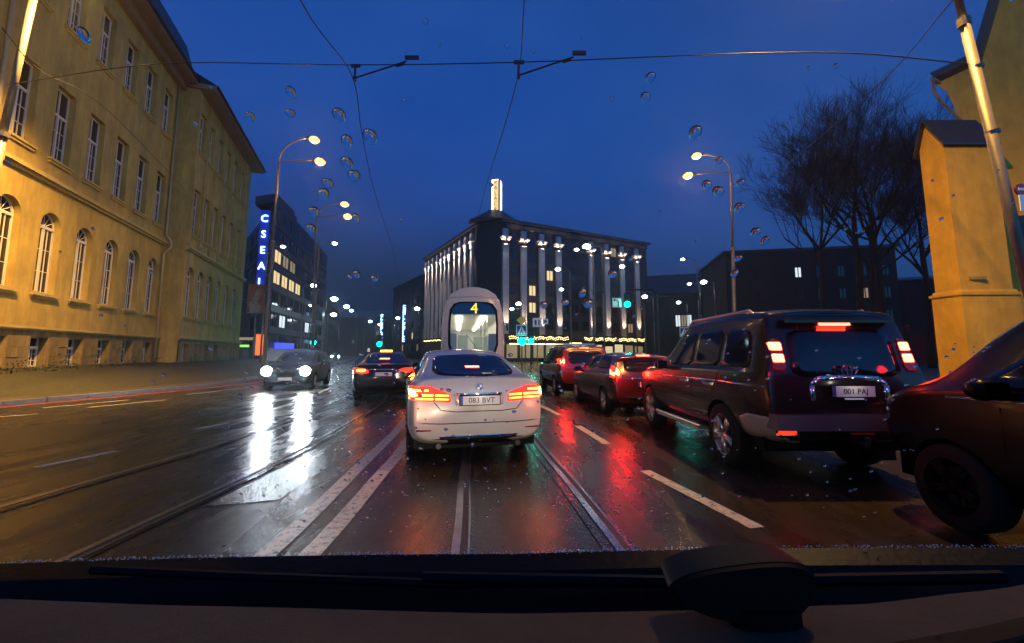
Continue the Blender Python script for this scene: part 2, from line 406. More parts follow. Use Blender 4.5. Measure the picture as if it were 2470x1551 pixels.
# painted markings
def dash(name, pts, wd, lab, z=.004, n=1):
    o = struct(name, strip(pts, wd, z), 'paint', label=lab); return o
dl = [(-1.98, -2), (-1.85, 1), (-1.75, 3.2), (-1.93, 5.6), (-2.15, 8.3), (-2.6, 12), (-3.2, 17), (-5.0, 28), (-9.5, 48)]
dr = [(-1.62, -2), (-1.52, 1), (-1.44, 3.2), (-1.55, 5.2), (-1.66, 6.8), (-2.05, 10), (-2.8, 16), (-4.6, 28), (-9.1, 48)]
dash('double_line_left', catmull(dl, 6), .16, 'left of the two continuous centre lines')
dash('double_line_right', catmull(dr, 6), .16, 'right of the two continuous centre lines')
for (a, b) in (((2.02, 3.72), (1.62, 5.45)), ((1.50, 7.0), (1.30, 8.7)), ((1.1, 10.2), (.7, 12.4)), ((2.5, .4), (2.25, 2.0))):
    dash('lane_dash', [a, b], .14, None)
for (a, b) in (((-5.98, 5.6), (-5.80, 6.5)), ((-5.95, 8.3), (-5.84, 9.1)), ((-6.1, 11.2), (-6.3, 12.6)), ((-6.9, 15.5), (-7.4, 17.5)),
               ((-11.7, 9.6), (-11.2, 10.4)), ((-12.3, 11.5), (-11.7, 13.4)), ((-11.2, 11.6), (-10.6, 13.4)), ((-11.3, 15.2), (-10.9, 18.4)), ((-11.5, 20), (-12.6, 26))):
    dash('lane_dash', [a, b], .11, None)
for (x0, x1, y0, y1) in ((-9.6, -7.2, 6.2, 9.0), (-2.9, -2.3, 4.2, 12), (2.4, 4.2, 1.2, 3.6), (-10.4, -8.8, 15, 22), (4.9, 6.3, 9, 15)):
    struct('asphalt_patch', MB().face([(x0, y0, .003), (x1, y0 + .2, .003), (x1 - .1, y1, .003), (x0 + .15, y1 - .1, .003)]), 'patch')
mh = struct('manhole_cover', MB().tube([(-7.6, 11.4, .0), (-7.6, 11.4, .006)], .33, 24), 'rail')
# tram rails
r1 = [(-4.9, -6), (-4.85, 0), (-4.73, 4.23), (-4.62, 7.14), (-5.01, 11.3), (-5.9, 17), (-8.0, 28), (-13, 50), (-22, 85)]
r2 = [(-3.1, -6), (-3.07, 0), (-3.09, 3.2), (-3.10, 5.4), (-3.3, 8.5), (-3.77, 12.8), (-4.6, 17), (-6.7, 28), (-11.7, 50), (-20.5, 85)]
r3 = [(-.05, -6), (-.2, 0), (-.39, 3.2), (-.56, 5.05), (-.78, 7.5), (-1.3, 12), (-1.9, 16), (-3.9, 28), (-8.3, 48), (-17, 80)]
r4 = [(1.6, -6), (1.15, 0), (.80, 3.28), (.62, 5), (.40, 6.82), (-.15, 12), (-.72, 16), (-2.7, 28), (-7.1, 48), (-15.8, 80)]
for pl in (r1, r2, r3, r4):
    c = [(p.x, p.y) for p in catmull([Vector(q) for q in pl], 8)]
    b = struct('rail_bed', strip(c, .26, .008), 'bitumen')
    obj('rail_groove', strip(c, .05, .012, off=.045), 'groove', b)
    obj('rail_head', strip(c, .062, .016, off=-.012), 'rail', b)
    obj('rail_lip', strip(c, .016, .016, off=.082), 'rail', b)

# ================================================================ YELLOW SCHOOL BUILDING
ANG = math.atan2(.9482, -.3177)
sch = thing('school_building', 'long yellow ochre building with arched windows lit by orange street light', 'building', (A0.x, A0.y, 0), ANG)
WINS = [(3.87, 1.22, 7.2, True), (9.45, 1.18, 12.6, False), (15.3, 1.15, 18.1, False)]   # sill z, width, head z, arched
def bay(mb, s0, s1, z0, z1, wins, y, dp):
    """one bay of wall with its openings and reveals (x along the wall, y inward)"""
    F = mb.face
    if not wins: F([(s0, y, z0), (s1, y, z0), (s1, y, z1), (s0, y, z1)]); return
    sc = wins[0][0]; zz = z0; W_ = max(q[1] for q in wins)
    F([(s0, y, z0), (sc - W_ / 2, y, z0), (sc - W_ / 2, y, z1), (s0, y, z1)]); F([(sc + W_ / 2, y, z0), (s1, y, z0), (s1, y, z1), (sc + W_ / 2, y, z1)])
    for (c, wd, zs, zt, arch) in wins:
        l, r_, L_, R_ = c - wd / 2, c + wd / 2, sc - W_ / 2, sc + W_ / 2
        F([(L_, y, zz), (R_, y, zz), (R_, y, zs), (L_, y, zs)])
        if wd < W_ - 1e-6:
            F([(L_, y, zs), (l, y, zs), (l, y, zt), (L_, y, zt)]); F([(r_, y, zs), (R_, y, zs), (R_, y, zt), (r_, y, zt)])
        if arch:
            sp = zt - wd / 2; arc = [(c + wd / 2 * math.cos(PI - PI * k / 16), sp + wd / 2 * math.sin(PI * k / 16)) for k in range(17)]
            for k in range(16):
                a, b = arc[k], arc[k + 1]; F([(a[0], y, a[1]), (b[0], y, b[1]), (b[0], y, zt + .002), (a[0], y, zt + .002)])
            outl = [(l, zs)] + arc + [(r_, zs)]
        else: outl = [(l, zs), (l, zt), (r_, zt), (r_, zs)]
        for k in range(len(outl)):
            a, b = outl[k], outl[(k + 1) % len(outl)]; F([(a[0], y, a[1]), (b[0], y, b[1]), (b[0], y + dp, b[1]), (a[0], y + dp, a[1])])
        zz = zt
    F([(sc - W_ / 2, y, zz), (sc + W_ / 2, y, zz), (sc + W_ / 2, y, z1), (sc - W_ / 2, y, z1)])
def window_meshes(wd, ht, arch):
    f = MB(); t = .06; y0, y1 = -.05, .02
    top = ht - wd / 2 if arch else ht
    f.box(-wd / 2, -wd / 2 + t, y0, y1, 0, top); f.box(wd / 2 - t, wd / 2, y0, y1, 0, top); f.box(-wd / 2 + t, wd / 2 - t, y0, y1, 0, t)
    tr = top - (.0 if arch else ht * .36)
    f.box(-wd / 2 + t, wd / 2 - t, y0 - .015, y1, tr - .06, tr + .05)
    f.box(-.045, .045, y0 - .02, y1, t, tr - .06)
    if not arch:
        f.box(-wd / 2 + t, wd / 2 - t, y0, y1, ht - t, ht); f.box(-.025, .025, y0, y1, tr + .05, ht - t)
    for s in (-1, 1):
        cx = s * wd * .235
        f.box(cx - .012, cx + .012, y0 + .02, y1, t, tr - .06)
        for q in (.33, .66): f.box(min(s * .045, s * (wd / 2 - t)), max(s * .045, s * (wd / 2 - t)), y0 + .021, y1 - .001, q * tr - .012, q * tr + .012)
    if arch:
        n = 14
        for k in range(n):
            a, b = PI * k / n, PI * (k + 1) / n; ro, ri = wd / 2, wd / 2 - t
            q = [(ro * math.cos(a), top + ro * math.sin(a)), (ro * math.cos(b), top + ro * math.sin(b)), (ri * math.cos(b), top + ri * math.sin(b)), (ri * math.cos(a), top + ri * math.sin(a))]
            f.prism(q, lambda p: (p[0], y0, p[1]), lambda p: (p[0], y1, p[1]))
        for k in range(1, 6):
            a = PI * k / 6; f.tube([(.08 * math.cos(a), -.02, top + .08 * math.sin(a)), ((wd / 2 - t) * math.cos(a), -.02, top + (wd / 2 - t) * math.sin(a))], .014, 4)
        pg = [(wd / 2 * math.cos(PI * k / n), top + wd / 2 * math.sin(PI * k / n)) for k in range(n + 1)] + [(-wd / 2, 0), (wd / 2, 0)]
    else: pg = [(-wd / 2, 0), (wd / 2, 0), (wd / 2, ht), (-wd / 2, ht)]
    p = MB().face([(a, .0, b) for a, b in pg]); 
    s = MB().box(-wd / 2 - .16, wd / 2 + .16, -.42, .05, -.16, -.07).box(-wd / 2 - .1, wd / 2 + .1, -.36, .05, -.26, -.16)
    return f.mesh('window', M['white']), p.mesh('pane', M['pane']), s.mesh('sill', M['ochre_trim'])
DP = .30
wkinds = [window_meshes(q[1], q[2] - q[0], q[3]) for q in WINS]
bkind = window_meshes(1.0, 1.2, False)
def put_window(kind, s, y, z, sill=True):
    o = obj('window', kind[0], None, sch, (s, y + DP - .02, z)); obj('pane', kind[1], None, o)
    if sill: obj('sill', kind[2], None, o, (0, -.0, 0))
cols1 = [.3 + 2.25 * k for k in range(-3, 6)]
cols2 = [14.15, 16.05, 17.95, 20.0, 22.15, 24.3]
wall = MB(); plinth = MB()
def build_wing(cols, s_start, s_end, y, zt):
    edges = [s_start] + [(cols[i] + cols[i + 1]) / 2 for i in range(len(cols) - 1)] + [s_end]
    for i, c in enumerate(cols):
        bay(wall, edges[i], edges[i + 1], 2.35, zt, [(c, q[1], q[0], q[2], q[3]) for q in WINS], y, DP)
        bay(plinth, edges[i], edges[i + 1], -.1, 2.35, [(c, 1.0, .88, 2.05, False)], y - .07, DP + .07)
        for k, q in enumerate(WINS): put_window(wkinds[k], c, y, q[0])
        put_window(bkind, c, y, .88, False)
build_wing(cols1, -7.6, 13.0, 0, 19.6)
build_wing(cols2, 13.0, 26.9, -1.1, 19.4)
wall.face([(13.0, -1.1, -.1), (13.0, 0.02, -.1), (13.0, 0.02, 19.6), (13.0, -1.1, 19.6)])
wall.face([(26.9, -1.1, -.1), (26.9, 14, -.1), (26.9, 14, 19.4), (26.9, -1.1, 19.4)])
wall.face([(-7.6, 0, -.1), (-7.6, 14, -.1), (-7.6, 14, 19.6), (-7.6, 0, 19.6)])
wall.face([(-7.6, 14, -.1), (26.9, 14, -.1), (26.9, 14, 19.4), (-7.6, 14, 19.6)])
obj('wall', wall, 'ochre', sch); obj('plinth', plinth, 'stone', sch)
# plinth stones between the basement windows
st = MB().box(-.52, .52, -.035, 0, 0, .40).mesh('stone', M['stone'])
for (cols, y) in ((cols1, -.07), (cols2, -1.17)):
    for i in range(len(cols) - 1):
        a, b = cols[i] + .52, cols[i + 1] - .52; m_ = (a + b) / 2
        for r_ in range(3):
            sc = (b - a - .06) / 1.04 * (.5 if r_ % 2 else 1)
            for q in ((0,) if not r_ % 2 else (-.5, .5)):
                o = obj('stone', st, None, sch, (m_ + q * (b - a) * .5, y, .86 + .415 * r_)); o.scale.x = sc - .005; o.scale.y = random.uniform(.6, 1.3)
tr = MB()
def band(s0, s1, y, z, h1, d):
    tr.box(s0, s1, y - d, y + .02, z, z + h1); tr.box(s0, s1, y - d * .55, y + .02, z - h1 * .7, z)
band(-7.6, 12.72, 0, 8.38, .16, .24); band(13.0, 26.95, -1.1, 8.30, .16, .24)
band(-7.6, 12.98, -.07, 2.37, .10, .14); band(12.9, 27.0, -1.17, 2.37, .10, .14)
obj('cornice', tr, 'ochre_trim', sch)
pl = MB()
for s in (19.0, 21.05, 23.2, 25.4, 15.1, 17.0, 13.15): pl.box(s - .16, s + .16, -1.22, -1.09, 8.6, 19.2)
obj('pilaster', pl, 'ochre', sch)
ev = MB().box(-7.8, 13.2, -1.0, .1, 19.6, 19.9).box(12.8, 27.5, -2.1, -1.0, 19.4, 19.72).box(12.8, 27.5, -1.0, .1, 19.4, 19.72)
ev.box(-7.6, 12.95, -.35, .0, 19.1, 19.6)
obj('eave', ev, 'soffit', sch)
rf = MB()
rf.prism([(-1.08, 19.9), (-.75, 20.1), (-.1, 22.4), (7, 25), (14, 19.9)], lambda p: (-7.9, p[0], p[1]), lambda p: (13.1, p[0], p[1]))
rf.prism([(-2.2, 19.72), (-2.0, 19.95), (4, 23.2), (14, 19.8)], lambda p: (13.1, p[0], p[1]), lambda p: (27.7, p[0], p[1]))
obj('roof', rf, 'roof', sch)
gt = MB(); gt.tube([(-7.8, -1.08, 19.86), (13.1, -1.08, 19.86)], .09, 6); gt.tube([(12.8, -2.2, 19.66), (27.6, -2.2, 19.66)], .09, 6)
obj('gutter', gt, 'roof', sch)
dp = MB(); dp.tube([(12.55, -.12, 19.5), (12.55, -.12, 8.95), (12.55, -.45, 8.5), (12.55, -.45, 8.15), (12.35, -.16, 7.7), (12.35, -.2, .6)], .065, 8)
obj('downpipe', dp, 'pipe', sch, smooth=True)
d2 = MB(); d2.tube([(-.95, -.12, 19.5), (-.95, -.12, 8.95), (-.95, -.42, 8.5), (-.95, -.42, 8.15), (-.95, -.16, 7.7), (-.95, -.2, .6)], .065, 8)
obj('downpipe', d2, 'pipe', sch, smooth=True)
# low dark shrubs against the wall foot
sh = MB()
rr = random.Random(3)
for k in range(2600):
    s = rr.uniform(-3, 26.5); y = (-.35 if s < 13 else -1.5) - abs(rr.gauss(0, .3)); z = .82 + abs(rr.gauss(0, .13)) * (1 + math.sin(s * 2.3)) - .1
    a = rr.uniform(0, 6.3); c = .05
    sh.face([(s, y, z), (s + c * math.cos(a), y + c * math.sin(a), z + rr.uniform(-.02, .05)), (s + c * math.cos(a + 1.6), y + c * math.sin(a + 1.6), z + .06)])
o = obj('ground_cover', sh, 'leaf', None, (A0.x, A0.y, 0), rot=(0, 0, ANG)); tag(o, 'low dark ground cover along the foot of the yellow wall', 'ground cover', kind='stuff')

# ================================================================ CHURCH ON THE RIGHT
ch = thing('church', 'yellow rendered church gable with steep roof edge and gabled buttress, lit by street light', 'church', (17.7, 16.2, 0), R(-9.8))
gw = MB()
prof = [(0, -.1), (16, -.1), (16, 24), (11, 33), (6.2, 29), (1.75, 15.9), (.72, 13.1), (-.62, 12.45), (-.55, 12.25), (-.2, 11.9), (0, 11.2)]
gw.prism(prof, lambda p: (p[0], 0, p[1]), lambda p: (p[0] + 12, 9, p[1]))
obj('wall', gw, 'church', ch)
rk = MB(); e = [(-.85, 12.32), (.68, 13.0), (1.68, 15.85), (6.1, 29)]
rk.prism([(a, b) for a, b in e] + [(a - .02 - .1, b + .22) for a, b in e[::-1]], lambda p: (p[0], -.35, p[1]), lambda p: (p[0] + 12, 9.2, p[1]))
obj('roof', rk, 'roof', ch)
dw = MB(); dw.tube([(-.82, -.25, 12.3), (-.82, -.25, 11.75), (-.6, -.2, 11.4), (.12, -.12, 10.5), (.12, -.12, .3)], .055, 8); dw.tube([(-.85, -.3, 12.3), (11.2, 9, 12.3)], .09, 6)
obj('downpipe', dw, 'steel', ch, smooth=True)
obj('plinth', MB().box(-.08, 16.1, -.12, .02, -.1, 1.2), 'stone', ch)
# buttress
def W2L(x, y):  # world point to the church frame
    v = Matrix.Rotation(R(9.8), 2) @ Vector((x - 17.7, y - 16.2)); return v.x, v.y
bx0, bx1, by0, by1 = 15.82, 17.66, 15.0, 15.92
def bp_(x, y, z): a, b = W2L(x, y); return (a, b, z)
bt = MB()
def wbox(mb, x0, x1, y0, y1, z0, z1, t=0):
    n = len(mb.v)
    for (z, k) in ((z0, 0), (z1, t)):
        mb.v += [bp_(x0 + k, y0 + k, z), bp_(x1, y0 + k, z), bp_(x1, y1, z), bp_(x0 + k, y1, z)]
    mb.f += [(n + 3, n + 2, n + 1, n), (n + 4, n + 5, n + 6, n + 7), (n, n + 1, n + 5, n + 4), (n + 1, n + 2, n + 6, n + 5), (n + 2, n + 3, n + 7, n + 6), (n + 3, n, n + 4, n + 7)]
wbox(bt, bx0, bx1, by0, by1, 3.62, 9.2)
wbox(bt, bx0 - .12, bx1 + .1, by0 - .12, by1 + .05, .1, 3.45)
ym = (by0 + by1) / 2 + .1
n = len(bt.v); bt.v += [bp_(bx0, by0, 9.2), bp_(bx0, by1, 9.2), bp_(bx0, ym, 10.2), bp_(bx1, by0, 9.2), bp_(bx1, by1, 9.2), bp_(bx1, ym, 10.2)]
bt.f += [(n, n + 1, n + 2), (n + 3, n + 5, n + 4)]
obj('buttress', bt, 'church', ch)
mo = MB(); wbox(mo, bx0 - .17, bx1 + .14, by0 - .17, by1 + .1, 3.45, 3.55); wbox(mo, bx0 - .1, bx1 + .08, by0 - .1, by1 + .05, 3.55, 3.66, .06)
obj('moulding', mo, 'church', ch)
br = MB(); x0, x1 = bx0 - .16, bx1 + .1
for (ya, za, yb, zb) in ((by0 - .14, 9.05, ym, 10.3), (by1 + .12, 9.05, ym, 10.3)):
    n = len(br.v); br.v += [bp_(x0, ya, za), bp_(x1, ya, za), bp_(x1, yb, zb), bp_(x0, yb, zb), bp_(x0, ya, za - .09), bp_(x1, ya, za - .09), bp_(x1, yb, zb - .09), bp_(x0, yb, zb - .09)]
    br.f += [(n, n + 1, n + 2, n + 3), (n + 4, n + 5, n + 6, n + 7), (n, n + 1, n + 5, n + 4), (n, n + 3, n + 7, n + 4), (n + 1, n + 2, n + 6, n + 5)]
obj('buttress_roof', br, 'roof', ch)
a_, b_ = W2L(16.15, 15.0); obj('plaque', MB().box(a_, a_ + .5, b_ - .05, b_ - .005, 4.0, 4.11), 'stone', ch, rot=None)

# ================================================================ STREET LAMPS
def lamp_head(parent, p, d, kind, r=.16, energy=0, spot=128, spill=.02, aim=(0, 0, -1)):
    """housing and glowing glass at p; d: unit direction of the arm in plan"""
    rz = math.atan2(d[1], d[0])
    h = MB().box(-.38, .34, -.13, .13, .0, .09).box(-.46, -.38, -.06, .06, .01, .07)
    o = obj('lamp_housing', h, 'dark_steel', parent, p, rot=(0, 0, rz))
    g = obj('lamp_glass', MB().sphere((0.02, 0, -.03), r * (1.35 if kind == 'led' else 1), 12, 8, .62), kind, o, smooth=True)
    if energy:
        light('lamp_light', 'SPOT', (p[0], p[1], p[2] - .14), energy, (1, .555, .12) if kind == 'sodium' else (.75, .93, 1), parent, .12, spot, 1.0, aim=aim)
        if energy > 900: light('lamp_spill', 'POINT', (p[0], p[1], p[2] - .2), energy * spill, (1, .58, .18), parent, .15)
def street_lamp(label, base, top, heads, kind='sodium', group=None, rad=(.11, .07), energy=0, r=.16, spot=150, collar=True, spill=.02, aim=(0, 0, -1)):
    t = thing('street_lamp', label, 'street lamp', (base[0], base[1], 0), 0, group)
    b = Vector((0, 0, base[2] if len(base) > 2 else .1)); q = Vector((top[0] - base[0], top[1] - base[1], top[2]))
    m = b.lerp(q, .62)
    obj('pole', MB().tube([b, m], [rad[0], rad[0] * .85], 12).tube([m, q], [rad[0] * .66, rad[1]], 10), 'steel', t, smooth=True)
    if collar: obj('collar', MB().tube([m - (q - b).normalized() * .05, m + (q - b).normalized() * .09], rad[0] * 1.12, 12), 'steel', t); obj('base_sleeve', MB().tube([b, b + Vector((0, 0, .5))], rad[0] * 1.25, 12), 'steel', t)
    for hd in heads:
        H = Vector((hd[0] - base[0], hd[1] - base[1], hd[2])); d = Vector((H.x - q.x, H.y - q.y, 0)); d = d.normalized() if d.length > .01 else Vector((1, 0, 0))
        H2 = H - d * .4; up = Vector((q.x, q.y, q.z)); c1 = up + (q - b).normalized() * max(.2, (H.z - q.z) * .85)
        pts = [((1 - s) ** 2) * up + 2 * (1 - s) * s * c1 + s * s * (H2 + Vector((0, 0, .05))) for s in [k / 8 for k in range(9)]]
        obj('arm', MB().tube(pts, rad[1] * .62, 8), 'steel', t, smooth=True)
        lamp_head(t, tuple(H), (d.x, d.y), kind, r, energy / len(heads), spot, spill, aim)
    return t
G1 = 'orange street lamps'
street_lamp('tall grey pole on the left pavement with two orange heads, nearer of the left pair', (-13.72, 24), (-13.62, 24, 12.4), [(-11.72, 24.2, 14.0), (-11.22, 24, 12.55)], group=G1, energy=34000, r=.30, spot=108, spill=.02, aim=(-.36, -.05, -1))
street_lamp('farther orange double-headed street lamp before the dark glass building', (-15.7, 34), (-15.9, 34, 12.3), [(-13.77, 34.2, 13.6), (-13.41, 34, 12.5)], group=G1, energy=24000, r=.34, spot=130, spill=.025)
street_lamp('orange double-headed street lamp on the right, beside the bare trees', (12.35, 24), (12.73, 24, 11.8), [(10.9, 24.2, 13.0), (10.24, 24, 11.7)], group=G1, energy=11000, r=.28, spot=142, spill=.09)
street_lamp('leaning pole at the left edge carrying the overhead wires and a lamp', (-14.95, 11.5), (-14.0, 11.5, 12.1), [(-12.7, 11.9, 12.75)], rad=(.13, .09), energy=25000, spot=102, spill=.008, aim=(-.42, .15, -1))
rp = street_lamp('leaning pole at the right edge, before the yellow church', (8.75, 7), (7.55, 7, 11.6), [(6.4, 7.4, 12.4)], rad=(.085, .06), energy=14500, spot=128, spill=.12, aim=(.42, .38, -1))
obj('base_tube', MB().tube([(0, 0, .1), (-.22, 0, 3.7)], .12, 12), 'steel', rp)
obj('clamp', MB().tube([(-.62, 0, 6.35), (-.635, 0, 6.42)], .095, 12), 'steel', rp); obj('clamp', MB().tube([(-.50, 0, 5.15), (-.512, 0, 5.22)], .10, 12), 'steel', rp)
sg = obj('round_sign', MB().tube([(-.32, -.12, 4.12), (-.32, -.15, 4.12)], .10, 20), 'tail_dim', rp)
obj('sign_bar', MB().box(-.385, -.255, -.165, -.152, 4.10, 4.14), 'sign_white', sg)
obj('sticker', MB().box(-.40, -.2, -.17, -.155, 3.75, 4.02), 'sign_white', sg)

# small cold street lamps down the far streets: px, height and distance worked out once, kept as world places
FL = [(6.40, 36.0, 10.5, 1.3, .26), (5.33, 34.6, 9.9, 1.3, .14), (11.6, 44.5, 10.5, 1.3, .20), (5.0, 46, 10.5, 1.3, .22), (7.1, 61, 10.5, 1.3, .22), (10.2, 61, 10.5, 1.3, .22),
      (.9, 58, 8.1, .9, .26), (.0, 58, 7.4, 1.8, .20), (21.5, 69, 10.5, 1.3, .32), (16.6, 41, 10.5, 1.3, .14), (24.6, 54.5, 10.5, 1.3, .28), (23.4, 56, 10.5, 1.3, .18), (27.7, 71, 9.8, 1.4, .26),
      (-14.9, 35.3, 10.6, -1.3, .15), (-19.6, 36.0, 10.5, -1.3, .14), (-26.8, 57.4, 10.5, -1.3, .28), (-30.0, 72.0, 10.5, -1.3, .42), (-32.5, 84, 10.5, -1.3, .40), (-34.5, 92, 10.5, 1.3, .30),
      (-42.5, 102, 10.5, -1.3, .50), (-39.0, 82, 10.5, -1.3, .30), (-38.0, 57.0, 10.5, -1.3, .22), (-35.0, 106, 9.2, -1.3, .32), (-38.5, 72, 7.6, -1.3, .26), (-19.5, 88, 10.5, 1.3, .40), (-29.8, 112, 10.5, 1.3, .36), (-33, 124, 10.5, 1.3, .36), (-40, 130, 10, -1.3, .40)]
FLL = ['brightest cold white lamp, above the flat hotel roof', 'small cold lamp just under the brightest one over the hotel', 'cold lamp by the right roof corner of the hotel', 'cold lamp in front of the fourth hotel floor, left bays', 'cold lamp before the hotel, lower left bay',
       'cold lamp before the hotel, right of the lit window', 'cold lamp on a white mast beside the tram, upper head', 'cold lamp beside the tram, lower head', 'cold lamp at the hotel right corner above the low house', 'small cold lamp above the roof ridge right of the hotel',
       'bright cold lamp before the dark house right of the hotel', 'smaller cold lamp beside the bright one on the dark house', 'cold lamp on a white mast above the pedestrian crossing sign',
       'high small cold lamp left of the far street, against the sky', 'small cold lamp on the upper floors of the dark glass building', 'bright cold lamp at the right edge of the dark glass building', 'large cold lamp over the far left street, highest of its row',
       'cold lamp just right of the large one over the far street', 'small cold lamp low over the far street against the sky', 'cold lamp above the left green signal', 'cold lamp low before the glass building', 'greenish cold lamp behind the left lamp pole',
       'small cold lamp below the row over the far street', 'cold blue lamp under the poster at the left', 'round cold lamp left of the tram roof', 'cold lamp by the far neon strip', 'cold lamp at the far end of the street, right side', 'cold lamp at the far end of the street, left side']
for i, (x, y, z, dx, r) in enumerate(FL):
    street_lamp(FLL[i], (x + dx, y), (x + dx, y, z - .2), [(x, y, z)], 'led', 'small cold white street lamps', (.08, .05), 160 if i in (6, 8, 12, 10, 24, 15, 20) else 0, r, 150, False)

# ================================================================ OVERHEAD WIRES
def cable(name, label, pts, r, n=5, mid=6, group=None):
    o = obj(name, MB().tube(catmull(pts, mid), r, n), 'wire', smooth=True); return tag(o, label, 'cable', group)
cable('span_wire', 'dark span wire strung across the whole street between both leaning poles', [(-14.42, 11.5, 9.05), (-9.4, 10.6, 9.04), (-3.9, 9.3, 8.08), (.14, 8.5, 7.57), (5.57, 7.5, 7.05), (8.25, 7.0, 6.43)], .012)
cable('guy_cable', 'twisted cable from the left pole down to the yellow school wall', [(-10.3, 8, 7.95), (-12.9, 11, 9.1), (-14.4, 14.5, 10.0), (-20.6, 26, 11.7)], .012)
cable('guy_cable', 'cable from the right street lamp up past the bare tree tops', [(9.0, 8, 8.6), (11.8, 13, 10.0), (16.0, 24, 12.3), (17.3, 30, 13.1)], .014)
k1 = cable('contact_wire', 'left tram contact wire running up from the far left street', [(-2.8, 3, 6.95), (-3.3, 6.1, 6.9), (-3.55, 8.9, 7.55), (-3.85, 10.4, 7.1), (-4.37, 12.6, 7.0), (-4.9, 15, 7.0), (-7.6, 28, 7.0), (-13, 50, 7.0), (-21, 82, 7.0)], .011)
k2 = cable('contact_wire', 'right tram contact wire hanging above the waiting white sedan', [(.25, 3, 6.95), (.19, 6.2, 6.95), (.15, 8.2, 7.25), (-.14, 9.8, 7.0), (-.94, 14.3, 6.98), (-3.2, 28, 7.0), (-7.6, 48, 7.0), (-16.5, 80, 7.0)], .011)
def registration(label, x, y, z, dx, dz):
    t = thing('registration_arm', label, 'wire bracket', (x, y, z))
    obj('rod', MB().tube([(0, 0, -.3), (dx * .9, -.3, dz - .08)], .018, 6), 'dark_steel', t)
    obj('insulator', MB().tube([(dx * .72, -.24, dz * .72 - .15), (dx * .86, -.28, dz * .9 - .12)], .035, 8), 'dark_steel', t); obj('insulator', MB().tube([(0, 0, -.3), (0, 0, -.02)], .028, 8), 'dark_steel', t)
    obj('clamp', MB().box(-.10, .12, -.03, .03, -.03, .03), 'dark_steel', t); obj('clamp', MB().box(dx * .88, dx * 1.1, -.36, -.30, dz - .05, dz + .02), 'dark_steel', t); obj('wire_grip', MB().box(-.03, .03, -.04, .04, -.36, -.28), 'dark_steel', t)
registration('bracket rod holding the left contact wire to the span wire', -3.62, 9.25, 8.02, 1.4, -.02)
registration('bracket rod holding the right contact wire to the span wire', .14, 8.5, 7.57, 1.25, -.02)

# ================================================================ HOTEL
def V2(a, b): d = Vector(b) - Vector(a); return d.length, math.atan2(d.y, d.x)
def block(name, label, cat, a, b, depth, h, m, roofh=0, roofm='roof', group=None, storeys=0, bays=0, lit={}, wsize=(1.1, 1.6), z0=2.0, hz=None, wm='dark'):
    """box house whose front wall runs a -> b (front faces -y of its frame)"""
    ln, an = V2(a, b)
    t = thing(name, label, cat, (a[0], a[1], 0), an, group)
    obj('wall', MB().box(0, ln, 0, depth, -.1, h), m, t)
    rfm = MB()
    if roofh: rfm.prism([(-.5, h - .1), (-.5, h + .05), (depth / 2, h + roofh), (depth + .5, h + .05), (depth + .5, h - .1)], lambda p: (-.4, p[0], p[1]), lambda p: (ln + .4, p[0], p[1]))
    else: rfm.box(-.35, ln + .35, -.35, depth + .35, h, h + .35)
    obj('roof', rfm, roofm, t)
    if storeys: windows(t, ln, h, storeys, bays, lit, wsize, z0, hz)
    return t
_wm = {}
def small_window(sz):
    if sz in _wm: return _wm[sz]
    W_, H = sz; f = MB(); q = .07
    f.box(-W_ / 2 - q, -W_ / 2, -.06, .03, -q, H + q); f.box(W_ / 2, W_ / 2 + q, -.06, .03, -q, H + q)
    f.box(-W_ / 2, W_ / 2, -.06, .03, -q, 0); f.box(-W_ / 2, W_ / 2, -.06, .03, H, H + q); f.box(-.05, .05, -.055, .02, 0, H)
    fm = f.mesh('window', M['plaster_dk'])
    ps = {}
    for k, mm in (('dark', 'pane'), ('warm', 'warm_lit'), ('white', 'white_lit'), ('dim', 'dim_lit')):
        ps[k] = MB().face([(-W_ / 2, -.01, 0), (W_ / 2, -.01, 0), (W_ / 2, -.01, H), (-W_ / 2, -.01, H)]).mesh('pane', M[mm])
    _wm[sz] = (fm, ps); return _wm[sz]
def one_window(t, x, z, sz, state, y=0, rot=0):
    fm, ps = small_window(sz); o = obj('window', fm, None, t, (x, y, z)); o.rotation_euler.z = rot
    obj('pane', ps[state], None, o); return o
def windows(t, ln, h, storeys, bays, lit, wsize, z0, hz, x0=0, y=0, rot=0):
    hz = hz or (h - z0 - .6) / storeys
    for s in range(storeys):
        for b in range(bays):
            one_window(t, x0 + (b + .5) * ln / bays, z0 + s * hz, wsize, lit.get((s, b), 'dark'), y, rot)

hot = thing('hotel_building', 'dark floodlit corner hotel with tall lit pilasters and a gold sign tower', 'hotel', (-1.6, 71, 0), math.atan2(16, 29.3))
HL = math.hypot(29.3, 16); HH = 23.6
hw = MB()
# plan in the hotel frame: right front runs 0..HL; chamfered corner; left front runs back
def toH(x, y): v = Matrix.Rotation(-math.atan2(16, 29.3), 2) @ Vector((x + 1.6, y - 71)); return (v.x, v.y)
cL = toH(-6.0, 73.2); cF = toH(-20.6, 101)
plan = [(0, 0), (HL, 0), (HL, 34), (cF[0] + 14, cF[1] + 10), cF, cL]
hw.prism(plan, lambda p: (p[0], p[1], -.1), lambda p: (p[0], p[1], HH))
obj('wall', hw, 'hotel', hot)
rfm = MB()
cx_, cy_ = HL * .4, 14
big = [(cx_ + (p[0] - cx_) * 1.03, cy_ + (p[1] - cy_) * 1.05) for p in plan]
rfm.prism(big, lambda p: (p[0], p[1], HH), lambda p: (p[0], p[1], HH + .45))
sm = [(cx_ + (p[0] - cx_) * .93, cy_ + (p[1] - cy_) * .9) for p in plan]
rfm.prism(sm, lambda p: (p[0], p[1], HH + .45), lambda p: (cx_ + (p[0] - cx_) * .92, cy_ + (p[1] - cy_) * .92, HH + 1.3))
